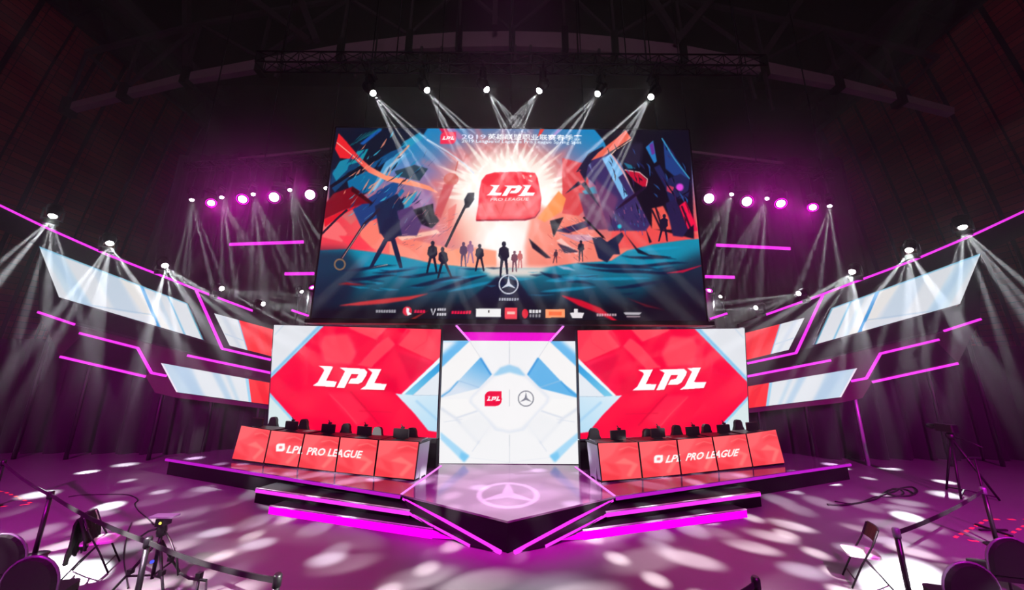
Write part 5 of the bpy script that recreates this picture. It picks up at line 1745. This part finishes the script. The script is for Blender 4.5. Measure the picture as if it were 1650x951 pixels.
MB().tube([B + Vector((0, 0, 0.86)), B + Vector((-0.14, -0.06, 0.82)), B + Vector((-0.24, -0.08, 0.74))], 0.014).build('pan_handle', M['rig'], t)
MB().tube([B + Vector((0.03, 0, 0.82)), B + Vector((0.2, -0.05, 0.7)), B + Vector((0.38, -0.1, 0.5)), B + Vector((0.46, -0.12, 0.3))], 0.013).build('cable', M['cable'], t)
MB().box(B + Vector((0.03, -0.09, 0.45)), (0.03, 0.03, 0.03)).build('status_lamp', M['blueled'], t)

# low clamp stand beside it
cs = at_z(320, 934, 0.42)
t = thing('clamp_stand', 'low black clamp stand with a crossbar beside the camera tripod', 'stand', (cs.x, cs.y, 0))
B = Vector((cs.x, cs.y, 0))
MB().tube([B + Vector((-0.3, 0.05, 0.47)), B + Vector((-0.12, 0, 0.43)), B + Vector((0.12, -0.02, 0.42))], 0.016).build('crossbar', M['rig'], t)
MB().tube([B, B + Vector((0, 0, 0.46))], 0.018).build('upright', M['rig'], t)
mb = MB()
for a in (0.4, 2.5, 4.6):
    mb.tube([B + Vector((0, 0, 0.16)), B + Vector((0.22 * math.cos(a), 0.22 * math.sin(a), 0.012))], 0.012)
mb.build('feet', M['rig'], t)
MB().box(B + Vector((0, 0, 0.46)), (0.06, 0.06, 0.08)).build('clamp', M['rig'], t)
MB().tube([B + Vector((0.12, -0.02, 0.42)), B + Vector((0.16, -0.05, 0.3)), B + Vector((0.13, -0.03, 0.02))], 0.011).build('arm', M['rig'], t)

# tall camera tripod far right
bt = at_z(1556, 800, 0)
t = thing('camera_tripod', 'tall black camera tripod with spreader standing in the dark at far right', 'tripod', tuple(bt))
for k, a in enumerate((-2.6, -0.7, 1.3)):
    ft = bt + Vector((0.55 * math.cos(a), 0.55 * math.sin(a), 0.015))
    MB().tube([bt + Vector((0, 0, 1.45)), ft], [0.035, 0.022]).build('leg', M['rig'], t)
    MB().bar(bt + Vector((0, 0, 0.16)), ft + Vector((0, 0, 0.06)), 0.03).build('spreader', M['rig'], t)
MB().lathe([(0.07, 1.42), (0.09, 1.5), (0.06, 1.58)], bt, None, 14).build('head', M['plastic'], t)
cm = MB().rbox(bt + Vector((0, 0.05, 1.7)), (0.2, 0.42, 0.2), 0.04)
cm.lathe([(0.06, 0), (0.07, 0.12), (0.08, 0.2)], bt + Vector((0, 0.26, 1.7)), Quaternion((1, 0, 0), -PI / 2), 14)
cm.build('camera', M['plastic'], t)
MB().tube([bt + Vector((0, 0, 1.5)), bt + Vector((0.12, -0.3, 1.4)), bt + Vector((0.16, -0.5, 1.3))], 0.013).build('pan_handle', M['rig'], t)

# thin pole stand inside the taped square
ps = at_z(1601, 856, 0)
t = thing('pole_stand', 'thin black pole stand with short crossbar inside the taped square', 'stand', tuple(ps))
top = at_y(1603, 738, ps.y).z
MB().tube([ps, ps + Vector((0, 0, top))], 0.018).build('pole', M['rig'], t)
MB().bar(ps + Vector((-0.14, 0, top)), ps + Vector((0.14, 0, top)), 0.03).build('crossbar', M['rig'], t)
mb = MB()
for a in (0, PI / 2, PI, 1.5 * PI):
    mb.bar(ps + Vector((0, 0, 0.02)), ps + Vector((0.28 * math.cos(a), 0.28 * math.sin(a), 0.02)), 0.04, 0.03)
mb.build('base', M['rig'], t)

def dashes(name, corners, label, step=0.3, ln=0.14, closed=True):
    mb = MB()
    C = [at_z(x, y, 0) for x, y in corners]
    n = len(C)
    for i in range(n if closed else n - 1):
        a, b = C[i], C[(i + 1) % n]
        L = (b - a).length
        k = max(1, int(L / step))
        for j_ in range(k):
            u = (j_ + 0.5) / k
            p = a * (1 - u) + b * u
            e_ = (b - a).normalized() * ln / 2
            mb.bar(p - e_ + Vector((0, 0, 0.003)), p + e_ + Vector((0, 0, 0.003)), 0.05, 0.004)
    o = mb.build(name, M['tape'], None, C[0])
    return tag(o, label, 'floor tape')
dashes('floor_tape', [(1536, 868), (1592, 837), (1668, 838), (1602, 876)], 'dashed orange tape square on the floor at right')
dashes('floor_tape', [(-20, 818), (28, 815), (52, 812), (8, 793), (-20, 790)], 'dashed orange tape outline on the floor at the left edge', 0.3, 0.14, False)

def cable(pts, label, r=0.012, mname='cable'):
    P = [at_z(x, y, r) for x, y in pts]
    Q = []
    for i in range(len(P) - 1):
        p0, p1, p2, p3 = P[max(i - 1, 0)], P[i], P[i + 1], P[min(i + 2, len(P) - 1)]
        for k in range(6):
            u = k / 6
            Q.append(0.5 * ((2 * p1) + (p2 - p0) * u + (2 * p0 - 5 * p1 + 4 * p2 - p3) * u * u + (3 * p1 - p0 - 3 * p2 + p3) * u ** 3))
    Q.append(P[-1])
    for q in Q:
        q.z = r
    o = MB().tube(Q, r, 6).build('cable', M[mname], None, Q[0])
    return tag(o, label, 'cable')
cable([(1333, 813), (1360, 814), (1392, 809), (1412, 804), (1424, 797), (1440, 793), (1452, 787), (1470, 785), (1478, 792), (1466, 799), (1446, 799), (1430, 795), (1440, 788), (1462, 790), (1474, 797)], 'black cable ending in a loose coil on the floor right of the stage', 0.02)
cable([(1345, 808), (1380, 812), (1410, 801), (1436, 801), (1456, 796), (1450, 789), (1432, 790), (1420, 799)], 'thinner black cable tangled with the coil right of the stage', 0.014)
cable([(110, 801), (130, 798), (165, 797), (200, 797), (214, 800), (222, 806), (217, 812), (222, 822), (236, 834), (248, 846)], 'thin black cable curving on the floor behind the left belt', 0.01)
cable([(212, 842), (206, 858), (202, 880), (200, 905), (204, 930), (206, 948)], 'thin black cable looping down beside the left belt post', 0.01)
